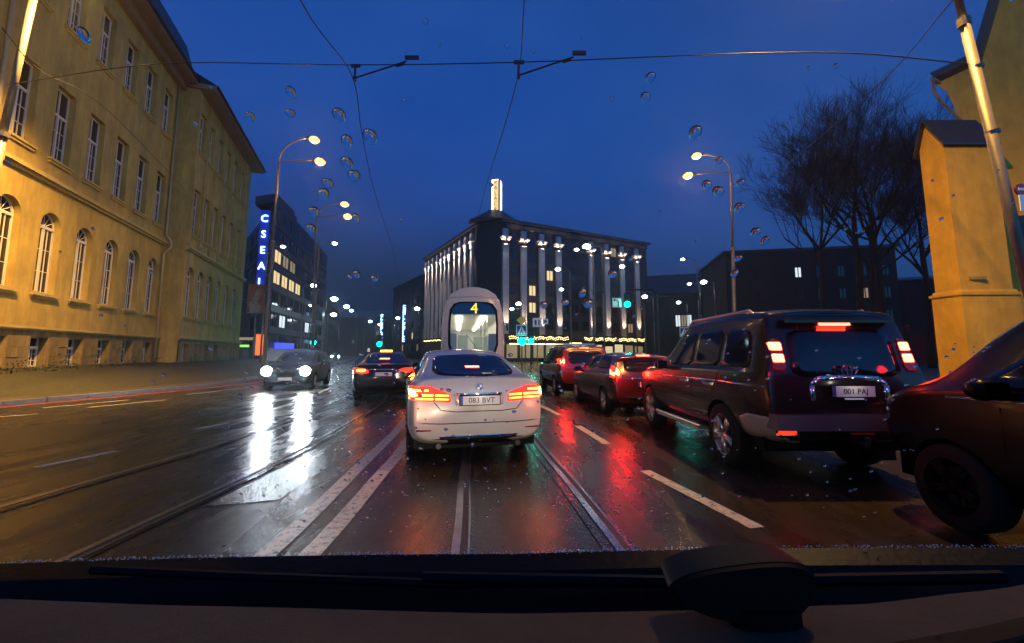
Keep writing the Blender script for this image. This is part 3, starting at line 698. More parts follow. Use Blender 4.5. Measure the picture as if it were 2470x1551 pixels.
rfm.box(16, 19, 4, 8, HH + .4, HH + 2.2)
obj('roof', rfm, 'roof', hot)
cn = MB(); cn.box(.5, HL - .2, -.45, .0, HH - 1.0, HH - .3)
obj('cornice', cn, 'hotel', hot)
# pilasters on the right front
xs = []
for px in (1187, 1230, 1273, 1313, 1390, 1427, 1463, 1498):
    t_ = (px * .42525 - 512) / 430; X0, Y0 = -1.6, 71; dx, dy = 29.3 / HL, 16 / HL
    s_ = (t_ * Y0 * 1.006 - X0) / (dx - t_ * dy * 1.006); xs.append(s_)
pil_me = MB().box(-.55, .55, -.42, .05, 4.6, 19.6).mesh('pilaster', M['pilaster'])
cap_me = MB().box(-.75, .75, -.6, .05, 20.5, 20.75).box(-.95, .95, -.75, .05, 20.75, 21.0).box(-.5, .5, -.4, .05, 21.0, 22.4).box(-.6, .6, -.5, .05, 19.6, 19.75).mesh('capital', M['pilaster'])
lan_me = MB().tube([(0, -.85, 20.1), (0, -.85, 20.4)], .16, 8).box(-.04, .04, -.85, -.3, 20.2, 20.28).mesh('wall_light', M['dark_steel'])
for s_ in xs:
    o = obj('pilaster', pil_me, None, hot, (s_, 0, 0)); obj('capital', cap_me, None, o); obj('wall_light', lan_me, None, o)
    light('column_light', 'SPOT', (s_, -1.15, 19.0), 1600, (1, .80, .62), hot, .08, 70, .6, aim=(0, .32, 1))
    light('column_light', 'SPOT', (s_, -1.0, 20.3), 1500, (1, .78, .60), hot, .08, 50, .8, aim=(0, .16, -1))
    light('column_light', 'SPOT', (s_, -1.1, 4.9), 2200, (1, .76, .58), hot, .08, 46, .8, aim=(0, .16, 1))
# windows between them, six storeys
litR = {(3, 2): 'warm', (2, 1): 'warm', (1, 1): 'warm', (5, 5): 'dim', (0, 6): 'dim', (4, 5): 'dark'}
bx = [(xs[i] + xs[i + 1]) / 2 for i in range(7)]
for s in range(6):
    for i, x in enumerate(bx):
        for q in ((0,) if i != 3 else (-2.2, 0, 2.2)):
            one_window(hot, x + q, 5.4 + s * 2.95, (1.25, 1.7), litR.get((s, i), 'dark') if q == 0 else 'dark')
# left front
lw = MB(); LL = math.hypot(cF[0] - cL[0], cF[1] - cL[1]); la = math.atan2(cF[1] - cL[1], cF[0] - cL[0])
ul = Vector(((cF[0] - cL[0]) / LL, (cF[1] - cL[1]) / LL)); nl = Vector((-ul.y, ul.x)); nl = nl if nl.x < 0 else -nl
capl = MB().box(-.75, .75, -.6, .05, 21.0, 21.3).box(-.45, .45, -.45, .05, 19.9, 22.6).mesh('capital', M['pilaster'])
pill = MB().box(-.42, .42, -.4, .05, 4.6, 19.9).mesh('pilaster', M['pilaster'])
WL0 = Vector((-6.0, 73.2)); WL1 = Vector((-20.6, 101)); dW = (WL1 - WL0).normalized()
for px in (1110, 1096, 1083, 1071, 1058, 1048, 1039, 1029, 1019, 1010, 1003):
    t_ = (px * .42525 - 512) / 430 * 1.006
    q = (t_ * WL0.y - WL0.x) / (dW.x - t_ * dW.y); pW = WL0 + dW * q; p = toH(pW.x, pW.y)
    o = obj('pilaster', pill, None, hot, (p[0], p[1], 0)); o.rotation_euler.z = la + PI; obj('capital', capl, None, o)
    lp = Vector(p) + nl * 1.15
    light('column_light', 'SPOT', (lp.x, lp.y, 19.0), 1800, (1, .84, .68), hot, .08, 60, .6, aim=(-nl.x * .3, -nl.y * .3, 1))
    light('column_light', 'SPOT', (lp.x, lp.y, 20.3), 1700, (1, .80, .64), hot, .08, 60, .8, aim=(-nl.x * .2, -nl.y * .2, -1))
# awning with strings of bulbs, lit ground floor
aw = MB().box(.3, HL - .2, -1.6, 0, 3.55, 3.75)
obj('awning', aw, 'hotel_dark', hot)
gf = MB(); rr = random.Random(5)
x = .8
while x < HL - 1:
    if not 14 < x < 17.5: obj('shop_window', MB().box(x, x + 2.0, -.05, -.01, .6, rr.uniform(2.6, 3.1)), rr.choice(('shop', 'shop', 'dim_lit')), hot)
    x += 2.6
gf = None
lb = MB().box(.5, 12, -1.66, -1.6, 2.85, 2.97).box(12.5, 15, -1.68, -1.6, 3.0, 3.2)
obj('light_tube', lb, 'bulb', hot)
sb = MB(); x = .4
while x < HL:
    if not 12.0 < x < 15.5:
        ztop = 3.9 + .25 * abs(math.sin(x * 1.7)); sb.sphere((x, -1.75, ztop), .085, 6, 4); sb.sphere((x + .12, -1.75, ztop - .32), .07, 6, 4)
    x += .34
o = obj('string_light', sb, 'bulb', hot)
al = MB()
for k in range(34):
    p = Vector(toH(-6.0, 73.2)) + ul * (k * .8 + .4) + nl * 1.3; al.sphere((p.x, p.y, 3.9 + .2 * abs(math.sin(k))), .09, 6, 4)
obj('string_light', al, 'bulb', hot)
# chamfer canopy pieces and base of the sign
tw = MB(); tx, ty = toH(-2.85, 73.6)
tw.prism([(tx + 5 * math.cos(a), ty + 4 * math.sin(a)) for a in [k * PI / 6 for k in range(12)]], lambda p: (p[0], p[1], HH + .4), lambda p: (tx + (p[0] - tx) * .3, ty + (p[1] - ty) * .3, HH + 2.6))
obj('turret', tw, 'roof', hot)
sgn = thing('rooftop_sign', 'tall gold neon tower sign spelling PALACE above the hotel corner', 'sign', (-2.85, 72.6, HH + 2.2), R(-14))
obj('sign_frame', MB().box(-.75, .75, -.0, 1.4, -.6, 5.9), 'dark_steel', sgn)
obj('sign_face', MB().box(-.48, .48, -.05, -.005, 0, 5.75), 'neon_gold', sgn)
obj('bulb_strip', MB().box(-.72, -.5, -.09, -.005, 0, 5.8).box(-.72, .5, -.09, -.005, 5.8, 5.92), 'neon_white', sgn)
obj('side_face', MB().box(.755, .80, .15, 1.2, 0, 5.75), 'neon_white', sgn)
for i, c_ in enumerate('PALACE'):
    o = obj('letter', text_mesh(c_, 1.0, 'sign_black', .02), None, sgn, (.0, -.08, 5.3 - i * .95), rot=(R(90), 0, 0))
    o = obj('letter', text_mesh(c_, .95, 'sign_black', .02), None, sgn, (.83, .68, 5.3 - i * .95), rot=(R(90), 0, R(90)))

# ================================================================ OTHER BUILDINGS
gb = thing('glass_office_building', 'tall dark blue building with vertical neon letters down its corner', 'building', (-33.8, 60, 0), 0)
GH = 23.4
body = MB().prism([(0, 0), (-8.2, 36), (-30, 36), (-30, 14), (-16.5, 20)], lambda p: (p[0], p[1], -.1), lambda p: (p[0], p[1], GH))
obj('wall', body, 'blue_glass', gb)
obj('penthouse', MB().prism([(-.6, .8), (-2.2, 9), (-6, 9), (-4.5, 2)], lambda p: (p[0], p[1], GH), lambda p: (p[0], p[1], GH + 1.3)).box(-6, -2.4, 9.5, 10.2, GH, GH + .8), 'roof', gb)
fl = math.atan2(36, -8.2); ul_ = Vector((math.cos(fl), math.sin(fl)))
for s in range(7):
    for k in range(9):
        st_ = 'dark'
        if s == 3 and k < 4: st_ = 'warm'
        if s == 4 and k < 3: st_ = 'dim' if k else 'warm'
        if s == 1 and k in (1, 5): st_ = 'white'
        p = ul_ * (1.4 + k * 3.9); o = one_window(gb, p.x + .02, p.y, (2.9, 1.75), st_, 0, fl); o.location = (p.x + .03, p.y, 2.2 + s * 3.05)
    for k in range(4):
        q = Vector((-16.5, 20)).normalized(); p = q * (4.5 + k * 5.2)
        o = one_window(gb, p.x, 0, (2.2, 1.6), 'dark', 0, math.atan2(-20, 16.5)); o.location = (p.x - .02, p.y - .02, 2.4 + s * 3.05)
bl = MB()
for s in range(8): bl.prism([(.12, -.12), (.12 - 8.2, 36), (-.0 - 8.2, 36), (-16.5, 20.1), (-16.6, 19.9), (-.05, -.14)], lambda p: (p[0], p[1], 4.3 + s * 3.05 - .25), lambda p: (p[0], p[1], 4.3 + s * 3.05 - .05)) if s < 6 else None
obj('floor_band', bl, 'plaster_dk', gb)
vs = thing('vertical_neon_sign', 'vertical blue and white neon letters on the dark corner building', 'sign', (-35.2, 59.4, 9.5), R(6))
obj('halo_board', MB().box(-.62, .62, .1, .3, -2.2, 12.2), 'neon_halo', vs)  # glowing board stands in for the blue halo round the letters
for i, c_ in enumerate('CSEALT'):
    obj('letter', text_mesh(c_, 1.45, 'neon_blue', .05), None, vs, (.0, .0, 10.9 - i * 2.28), rot=(R(90), 0, 0))
obj('shop_window', MB().face([(-.3, .2, .4), (-7.9, 34, .4), (-7.9, 34, 1.7), (-.3, .2, 1.7)]), 'cool_shop', gb, (.1, 0, 0))
obj('shop_awning', MB().box(.0, .6, .5, 5, 2.1, 2.9), 'blue_lit', gb, (-.6, 2, 0))
b_ = block('town_house', 'dark terrace house far along the left side of the street', 'house', (-43.5, 98), (-58, 145), 14, 14.5, 'plaster_dk', 2, storeys=4, bays=10, lit={(0, 1): 'white', (0, 3): 'warm', (1, 5): 'dim', (0, 7): 'warm', (2, 2): 'dim'})
b_ = block('town_house', 'dark hotel neighbour block stepping down left of the hotel', 'house', (-35, 126), (-22.0, 103.6), 14, 20.3, 'plaster_dk', 1.5, storeys=6, bays=6, lit={(0, 5): 'dim', (1, 4): 'warm', (0, 2): 'warm'})
b_ = block('town_house', 'low dark house far down the street beyond the vertical blue neon strip', 'house', (-50, 165), (-38.5, 134), 12, 12.5, 'plaster_dk', 2, storeys=3, bays=5, lit={(0, 1): 'white', (1, 3): 'dim'})
b_ = block('town_house', 'broad dark block closing the far end of the street', 'house', (-92, 205), (-52, 196), 20, 18, 'brick', 4, storeys=4, bays=10, lit={(0, 2): 'white', (0, 6): 'warm', (1, 4): 'dim', (0, 8): 'white', (2, 7): 'dim'})
b_ = block('town_house', 'dark house with a pitched roof just right of the hotel', 'house', (27.2, 90), (45, 84), 12, 13.6, 'brick', 5, storeys=3, bays=6, lit={(1, 4): 'dim'})
b_ = block('town_house', 'low two-storey house with pale eaves and three lit windows', 'house', (24.6, 79), (34.6, 76.5), 7, 11.6, 'plaster_dk', 0, storeys=1, bays=2, z0=2.2, lit={}, hz=3)
for k in range(3): one_window(b_, 5.6 + k * .95, 6.2, (.75, 2.0), 'white' if k != 1 else 'dim')
one_window(b_, 1.8, 6.2, (1.3, 2.2), 'dark')
obj('eave', MB().box(-.5, 10.9, -.6, -.2, 11.45, 11.75), 'hotel', b_)
b_ = block('town_house', 'black unlit block behind the bare trees', 'house', (29.8, 59), (50, 55), 14, 15.2, 'brick', 0, storeys=4, bays=8, z0=2.6, lit={(3, 3): 'white', (1, 2): 'warm', (1, 3): 'warm', (2, 6): 'dim'}, wsize=(.7, 1.3))
b_ = block('town_house', 'lower black house at the right, between the trees and the church', 'house', (49.5, 56), (66, 48), 12, 10.8, 'brick', 1.2, storeys=3, bays=7, z0=2.3, lit={(1, 3): 'white', (0, 2): 'white', (2, 5): 'dim'}, wsize=(.7, 1.2))
b_ = block('town_house', 'small dark house between the school and the office building', 'house', (-43, 58), (-33, 52), 5, 8, 'plaster_dk', 0, storeys=2, bays=3, lit={(0, 1): 'dim'})
b_.location.x -= 4
# neon strips of bulbs on the row beyond the hotel
def strip_sign(label, x, y, z0, z1, m, n):
    t = thing('neon_strip_sign', label, 'sign', (x, y, 0), R(10))
    obj('board', MB().box(-.5, .5, .02, .2, z0, z1), 'sign_blue', t)
    g = MB(); rr = random.Random(n)
    for k in range(n):
        z = z0 + (k + .5) * (z1 - z0) / n; hh = (z1 - z0) / n * .38
        g.box(-.32, -.14, -.08, 0, z - hh, z + hh)
        if rr.random() < .6: g.box(-.14, .3, -.08, 0, z + hh * .3, z + hh)
        if rr.random() < .5: g.box(-.14, .25, -.08, 0, z - hh, z - hh * .4)
    obj('glowing_tube', g, m, t); return t
strip_sign('tall vertical violet-white neon strip left of the hotel', -27.4, 109, 4.2, 13.6, 'neon_blue', 15)
strip_sign('shorter vertical blue-white neon strip farther down the street', -38.8, 128, 4.2, 13.0, 'neon_blue', 9)
t = thing('poster_board', 'reddish brown picture poster on a post beside the left lamp pole', 'poster', (-22.9, 38.2, 0), R(10))
obj('post', MB().tube([(0, .1, .1), (0, .1, 5.2)], .07, 8), 'steel', t)
pb = obj('frame', MB().box(-.75, .65, .0, .16, 4.9, 7.6), 'steel', t)
obj('picture', MB().box(-.68, .58, -.02, -.002, 4.98, 7.52), 'poster', pb)
obj('pale_shape', MB().prism([(-.45, 5.0), (.35, 5.0), (.40, 5.6), (.05, 6.0), (.35, 6.6), (.3, 7.0), (.0, 7.1), (-.15, 6.5), (-.55, 5.8)], lambda p: (p[0], -.026, p[1]), lambda p: (p[0], -.021, p[1])), 'poster2', pb)
t = thing('advert_pillar', 'glowing orange upright advert box at the foot of the left lamp pole', 'advert', (-26.2, 45, 0), R(25))
obj('case', MB().box(-.55, .55, 0, .35, .1, 3.5), 'dark_steel', t); obj('light_panel', MB().box(-.45, .45, -.03, -.002, 1.2, 3.35), 'orange', t)
t = thing('shop_light', 'green and white lit shop sign past the end of the school', 'sign', (-30.5, 49, 0), R(15))
obj('sign_box', MB().box(-.9, .9, 0, .25, 2.9, 3.2), 'dim_lit', t); obj('green_tube', MB().box(-1.0, .6, -.05, .05, 2.1, 2.35), 'green_lit', t); obj('post', MB().tube([(0, .1, 0), (0, .1, 2.9)], .06, 6), 'dark_steel', t)

# ================================================================ TRAFFIC LIGHTS AND SIGNS
def signal(label, x, y, zg, arm=None, group='green traffic lights', lens=.26):
    t = thing('traffic_light', label, 'traffic light', (x, y, 0), 0, group)
    if arm is None: obj('post', MB().tube([(.0, .2, .02), (.0, .2, zg + 1.2)], .055, 8), 'dark_steel', t)
    else:
        obj('post', MB().tube([(arm, .2, .1), (arm, .2, zg + .9), (arm * .85, .2, zg + 1.25), (0, .2, zg + 1.3)], .08, 8), 'dark_steel', t)
    h = obj('signal_case', MB().box(-.2, .2, -.05, .14, zg - .2, zg + .95), 'black', t)
    for k, mm in ((0, 'green'), (.36, 'off_lens'), (.72, 'off_lens')):
        obj('lens', MB().tube([(0, -.05, zg + k), (0, -.09, zg + k)], lens * (1.0 if k == 0 else .85), 14), mm, h)
        v = MB(); v.tube([(0, -.05, zg + k + .01), (0, -.2, zg + k + .01)], lens * 1.12, 14, cap=False)
        if k: obj('hood', v, 'black', h)
    light('signal_glow', 'POINT', (0, -.45, zg), 60, (0, 1, .72), t, .1)
    return t
signal('green traffic light at the left kerb beyond the oncoming headlights', -18.4, 40, 2.4)
signal('green traffic light above the roof of the dark car in the left lane', -13.8, 45, 2.35)
signal('large green traffic light just right of the tram', .78, 34, 2.35, lens=.32)
signal('smaller green traffic light beside the large one right of the tram', 1.58, 36, 2.4, lens=.24)
td = signal('overhead green traffic light with a white turn sign, before the hotel', 9.7, 36, 5.5, arm=2.6)
signal('green traffic light under the crossing sign left of the big dark off-road car', 15.75, 40, 2.3)
def sign(name, label, cat, x, y, z, build, post=True):
    t = thing(name, label, cat, (x, y, 0))
    if post: obj('post', MB().tube([(0, .06, .1), (0, .06, z + .3)], .04, 8), 'steel', t)
    build(t, z); return t
def lane_sign(t, z):
    p = obj('plate', MB().box(-.38, .38, -.02, .02, z - .4, z + .4), 'sign_white', t)
    obj('arrow', MB().tube([(.12, -.03, z - .36), (.12, -.03, z + .05), (.0, -.03, z + .2), (-.2, -.03, z + .22)], .04, 4).prism([(-.18, z + .34), (-.18, z + .1), (-.32, z + .22)], lambda p: (p[0], -.05, p[1]), lambda p: (p[0], -.03, p[1])).box(-.34, .34, -.028, -.022, z + .36, z + .38).box(-.34, .34, -.028, -.022, z - .38, z - .36), 'sign_black', p)
sign('turn_sign', 'white square turn arrow sign left of the overhead green signal', 'road sign', 8.85, 36, 5.85, lane_sign, False).location.z = -.2
def cross_sign(t, z):
    p = obj('plate', MB().box(-.42, .42, -.02, .02, z - .42, z + .42), 'sign_blue', t)
    b = MB(); b.prism([(-.36, z - .32), (.36, z - .32), (0, z + .34)], lambda p: (p[0], -.03, p[1]), lambda p: (p[0], -.022, p[1]))
    obj('triangle', b, 'sign_white', p)
    obj('border', MB().box(-.42, .42, -.026, -.021, z + .37, z + .42).box(-.42, .42, -.026, -.021, z - .42, z - .37).box(-.42, -.37, -.026, -.021, z - .37, z + .37).box(.37, .42, -.026, -.021, z - .37, z + .37), 'sign_white', p)
    obj('walker', MB().tube([(0, -.036, z - .02), (.02, -.036, z + .1)], .045, 6).tube([(0, -.036, z - .02), (-.12, -.036, z - .27)], .03, 4).tube([(0, -.036, z - .02), (.13, -.036, z - .27)], .03, 4).sphere((.02, -.036, z + .17), .045, 6, 4), 'sign_black', p)
def cross_and_diamond(t, z):
    cross_sign(t, z)
    obj('diamond', MB().prism([(0, z + 1.15), (.42, z + .78), (0, z + .42), (-.42, z + .78)], lambda p: (p[0], -.02, p[1]), lambda p: (p[0], .02, p[1])), 'sign_yellow', t)
sign('crossing_sign', 'pedestrian crossing sign below a yellow priority diamond beside the tram', 'road sign', .75, 33.7, 3.2, cross_and_diamond)
sign('crossing_sign', 'pedestrian crossing sign under a white lamp mast on the right', 'road sign', 15.85, 39.6, 3.35, cross_sign)
def route(t, z):
    p = obj('plate', MB().box(-.42, .42, -.02, .02, z - .42, z + .42), 'sign_white', t)
    obj('lane_marks', MB().box(-.22, -.08, -.03, -.022, z - .25, z + .25).box(.1, .22, -.03, -.022, z - .25, z + .25).box(-.28, -.02, -.03, -.022, z + .0, z + .08), 'sign_black', p)
sign('lane_sign', 'larger white square lane sign hanging before the hotel', 'road sign', 2.35, 40, 4.25, route)
def route2(t, z):
    p = obj('plate', MB().box(-.25, .25, -.02, .02, z - .25, z + .25), 'sign_white', t); obj('mark', MB().box(-.12, .12, -.03, -.022, z - .1, z + .1), 'plaster_dk', p)
sign('lane_sign', 'smaller white square sign right of the larger one before the hotel', 'road sign', 3.12, 40, 4.35, route2)

# ================================================================ BARE TREES
def bare_tree(label, x, y, h, seed, spread=1.0, trunk=.32):
    rr = random.Random(seed); t = thing('bare_tree', label, 'tree', (x, y, .1), 0, 'bare trees behind the parked row')
    T = MB(); Bm = MB()
    n = 7; pts = [Vector((0, 0, 0))]
    for i in range(n): pts.append(pts[-1] + Vector((rr.uniform(-.12, .12), rr.uniform(-.12, .12), h * .085)))
    T.tube(pts, [trunk * (1 - .45 * i / n) for i in range(n + 1)], 9)
    obj('trunk', T, 'bark', t, smooth=True)
    cnt = [0]
    def grow(p, d, ln, r, lv):
        seg = 3 if lv < 3 else 2; q = [p]; dd = d.copy()
        for k in range(seg):
            dd = (dd + Vector((rr.uniform(-.16, .16), rr.uniform(-.16, .16), rr.uniform(-.02, .13)))).normalized(); q.append(q[-1] + dd * ln / seg)
        r2 = r * .55; Bm.tube(q, [r + (r2 - r) * k / seg for k in range(seg + 1)], 5 if lv < 2 else 3, cap=False); cnt[0] += 1
        if lv >= 6 or r < .0045 and lv > 4: return
        nb = (4, 4, 4, 4, 4, 3)[lv]
        for k in range(nb):
            f = .35 + .65 * (k + 1) / nb * rr.uniform(.8, 1); f = min(f, 1.0)
            i = min(int(f * seg), seg - 1); b = q[i].lerp(q[i + 1], min(1, f * seg - i))
            ax = Vector((rr.uniform(-1, 1), rr.uniform(-1, 1), rr.uniform(-.3, .5))); ax = (ax - dd * ax.dot(dd)).normalized()
            an = rr.uniform(.35, .75) * spread
            nd = (dd * math.cos(an) + ax * math.sin(an)); nd.z += .12; nd.normalize()
            grow(b, nd, ln * rr.uniform(.58, .78), max(r * (1 - f * .45) * .60, .011), lv + 1)
    top = pts[-1]
    for k in range(6):
        a = k * 2.4 + rr.uniform(-.4, .4); el = rr.uniform(.5, 1.25) if k else 1.45
        i = rr.choice((5, 6, 7)) if k else 7
        grow(pts[i], Vector((math.cos(a) * math.cos(el) * spread, math.sin(a) * math.cos(el) * spread, math.sin(el))).normalized(), h * rr.uniform(.21, .27) * (1.15 if not k else 1), trunk * .40, 1)
    obj('crown', Bm, 'bark', t)
bare_tree('tall bare tree with forked black trunk in front of the dark block, leftmost', 26.2, 36, 16.8, 4, 1.05, .28)
bare_tree('tallest bare tree, second from the left over the dark block', 30.0, 36.5, 21.8, 9, .95, .34)
bare_tree('bare tree with straight black trunk, third from the left', 33.0, 38, 22.0, 14, .95, .34)
bare_tree('bare tree standing behind the tallest one, its crown filling the gap', 35.6, 42, 21.0, 57, .95, .3)
bare_tree('bare tree close behind the church buttress, fourth from the left', 36.8, 38, 19.0, 23, .95)
bare_tree('bare tree nearest the church buttress, partly hidden by it', 37.8, 34, 16.0, 31, 1.0)

# ================================================================ TRAM
tram = thing('tram', 'cream low-floor tram seen from behind with lit saloon and yellow number 4', 'tram', (-1.36, 15.2, 0), R(7))
def tsec(k=1.0, dz=0):
    half = [(0, .32), (.9, .32), (1.08, .42), (1.15, .8), (1.17, 1.5), (1.16, 2.4), (1.10, 2.95), (1.0, 3.32), (.82, 3.6), (.5, 3.78), (.2, 3.84), (0, 3.85)]
    r = [(x * k, z) for x, z in half] + [(-x * k, z) for x, z in half[-2:0:-1]]
    return r
sh_ = MB(); secs = [(.06, .86), (.22, .93), (.55, .985), (1.0, 1.0), (12.0, 1.0)]
def zlean(y, z, first): return y + (max(0, z - 1.6) * .16 if first else max(0, z - 1.6) * .12 if y < .5 else 0)
rings = []
for i, (y, k) in enumerate(secs):
    rg = [(x, zlean(y, z, i == 0), z - (.05 if i == 0 and z > 3.5 else 0)) for x, z in tsec(k)]; rings.append(len(sh_.v)); sh_.v += rg
N_ = len(tsec())
for i in range(len(secs) - 1):
    for k in range(N_):
        a, b = rings[i], rings[i + 1]; sh_.f.append((a + k, a + (k + 1) % N_, b + (k + 1) % N_, b + k))
# rear frame: ring between outline and window opening
def onto(x, z, mxx, z0, z1, rc=.14):
    """pull an outline point to the rounded window rectangle"""
    cz = (z0 + z1) / 2; dx, dz = x, z - 2.1
    a = math.atan2(dz, dx); best = None
    hx, hz = mxx, (z1 - z0) / 2
    c, s_ = math.cos(a), math.sin(a); p = 5
    r = (abs(c / hx) ** p + abs(s_ / hz) ** p) ** (-1 / p)
    return (r * c, cz + r * s_)
o0 = tsec(.86); wn = [onto(x, z, .86, 1.18, 3.28) for x, z in o0]
b0 = rings[0]; b1 = len(sh_.v)
sh_.v += [(x, zlean(.03, z, True), z) for x, z in wn]
for k in range(N_): sh_.f.append((b0 + k, b1 + k, b1 + (k + 1) % N_, b0 + (k + 1) % N_))
obj('body', sh_, 'tram_white', tram, smooth=True)
obj('rear_window_frame', MB().prism(wn, lambda p: (p[0] * 1.02, zlean(.012, p[1], True), 2.2 + (p[1] - 2.2) * 1.01), lambda p: (p[0] * 1.02, zlean(.03, p[1], True), 2.2 + (p[1] - 2.2) * 1.01)) if False else
    (lambda mb: [mb.face([(wn[k][0] * 1.03, zlean(.012, wn[k][1], True), wn[k][1]), (wn[(k + 1) % N_][0] * 1.03, zlean(.012, wn[(k + 1) % N_][1], True), wn[(k + 1) % N_][1]), (wn[(k + 1) % N_][0] * .94, zlean(.012, wn[(k + 1) % N_][1], True), 2.23 + (wn[(k + 1) % N_][1] - 2.23) * .95), (wn[k][0] * .94, zlean(.012, wn[k][1], True), 2.23 + (wn[k][1] - 2.23) * .95)]) for k in range(N_)] and mb)(MB()), 'black', tram)
hd = MB().face([(-.82, .26, 2.84), (.82, .26, 2.84), (.80, .33, 3.26), (-.80, .33, 3.26)])
hd = obj('display_band', MB().box(-.80, .80, .30, .34, 2.84, 3.22), 'black', tram)
obj('route_number', text_mesh('4', .56, 'display', .004), None, hd, (.03, .285, 3.02), rot=(R(86), 0, 0))
obj('rear_glass', MB().face([(wn[k][0], zlean(.02, wn[k][1], True), wn[k][1]) for k in range(N_)]), 'clear', tram)
# saloon
obj('saloon', MB().face([(-1.05, .3, .9), (1.05, .3, .9), (1.05, 11.5, .9), (-1.05, 11.5, .9)]).face([(-1.05, .35, 2.82), (-1.05, 11.5, 2.82), (1.05, 11.5, 2.82), (1.05, .35, 2.82)]).face([(-1.06, .4, .9), (-1.06, 11.5, .9), (-1.06, 11.5, 2.82), (-1.06, .4, 2.82)]).face([(1.06, .4, .9), (1.06, 11.5, .9), (1.06, 11.5, 2.82), (1.06, .4, 2.82)]).face([(-1.05, 11.5, .9), (1.05, 11.5, .9), (1.05, 11.5, 2.82), (-1.05, 11.5, 2.82)]), 'tram_in', tram)
obj('ceiling_light', MB().box(-.62, -.40, .8, 5.2, 2.76, 2.80), 'tram_light', tram); obj('ceiling_light', MB().box(.30, .52, .8, 5.2, 2.76, 2.80), 'tram_light', tram)
obj('ceiling_light', MB().box(-.62, -.45, 5.8, 11, 2.76, 2.80).box(.30, .47, 5.8, 11, 2.76, 2.80), 'tram_light', tram)
for (x, y) in ((-.55, 1.6), (.6, 1.8), (-.5, 3.4), (.55, 3.9), (-.5, 6), (.5, 6.5)): obj('grab_pole', MB().tube([(x, y, .9), (x, y, 2.8)], .022, 6), 'chrome', tram)
se = MB().box(-.2, .2, -.03, .03, .0, .85).box(-.2, .2, -.03, .4, -.05, .02)
se_me = se.mesh('seat', M['seat'])
for (x, y) in ((-.8, 1.0), (.8, 1.0), (-.8, 2.6), (.8, 2.7), (-.8, 4.3), (.8, 4.3), (-.35, 2.6), (.35, 4.3)): obj('seat', se_me, None, tram, (x, y, 1.3))
for s in (-1, 1):
    for k in range(5): obj('side_window', MB().box(min(s * 1.155, s * 1.185), max(s * 1.155, s * 1.185), 1.2 + k * 2.2, 3.1 + k * 2.2, 1.5, 2.75), 'glass', tram)
obj('skirt_stripe', MB().box(-1.185, -1.15, .9, 12, .55, 1.3).box(1.15, 1.185, .9, 12, .55, 1.3), 'tram_red', tram)
obj('tail_light', MB().box(-.9, -.72, .0, .07, .95, 1.08), 'tail', tram); obj('tail_light', MB().box(.72, .9, .0, .07, .95, 1.08), 'tail', tram)
obj('wiper', MB().tube([(.35, .12, 1.3), (-.25, .28, 2.1)], .012, 5), 'black', tram)
obj('panel_seam', MB().tube([(x * 1.002, zlean(.30, z, False) - .02, z) for x, z in tsec(.935) if z > 1.0][:0] or [(-.9, .30, 3.42), (0, .26, 3.46), (.9, .30, 3.42)], .006, 4), 'plaster_dk', tram)
obj('mirror_arm', MB().tube([(1.05, .5, 2.55), (1.22, .35, 2.5), (1.24, .32, 2.25)], .03, 6), 'black', tram)

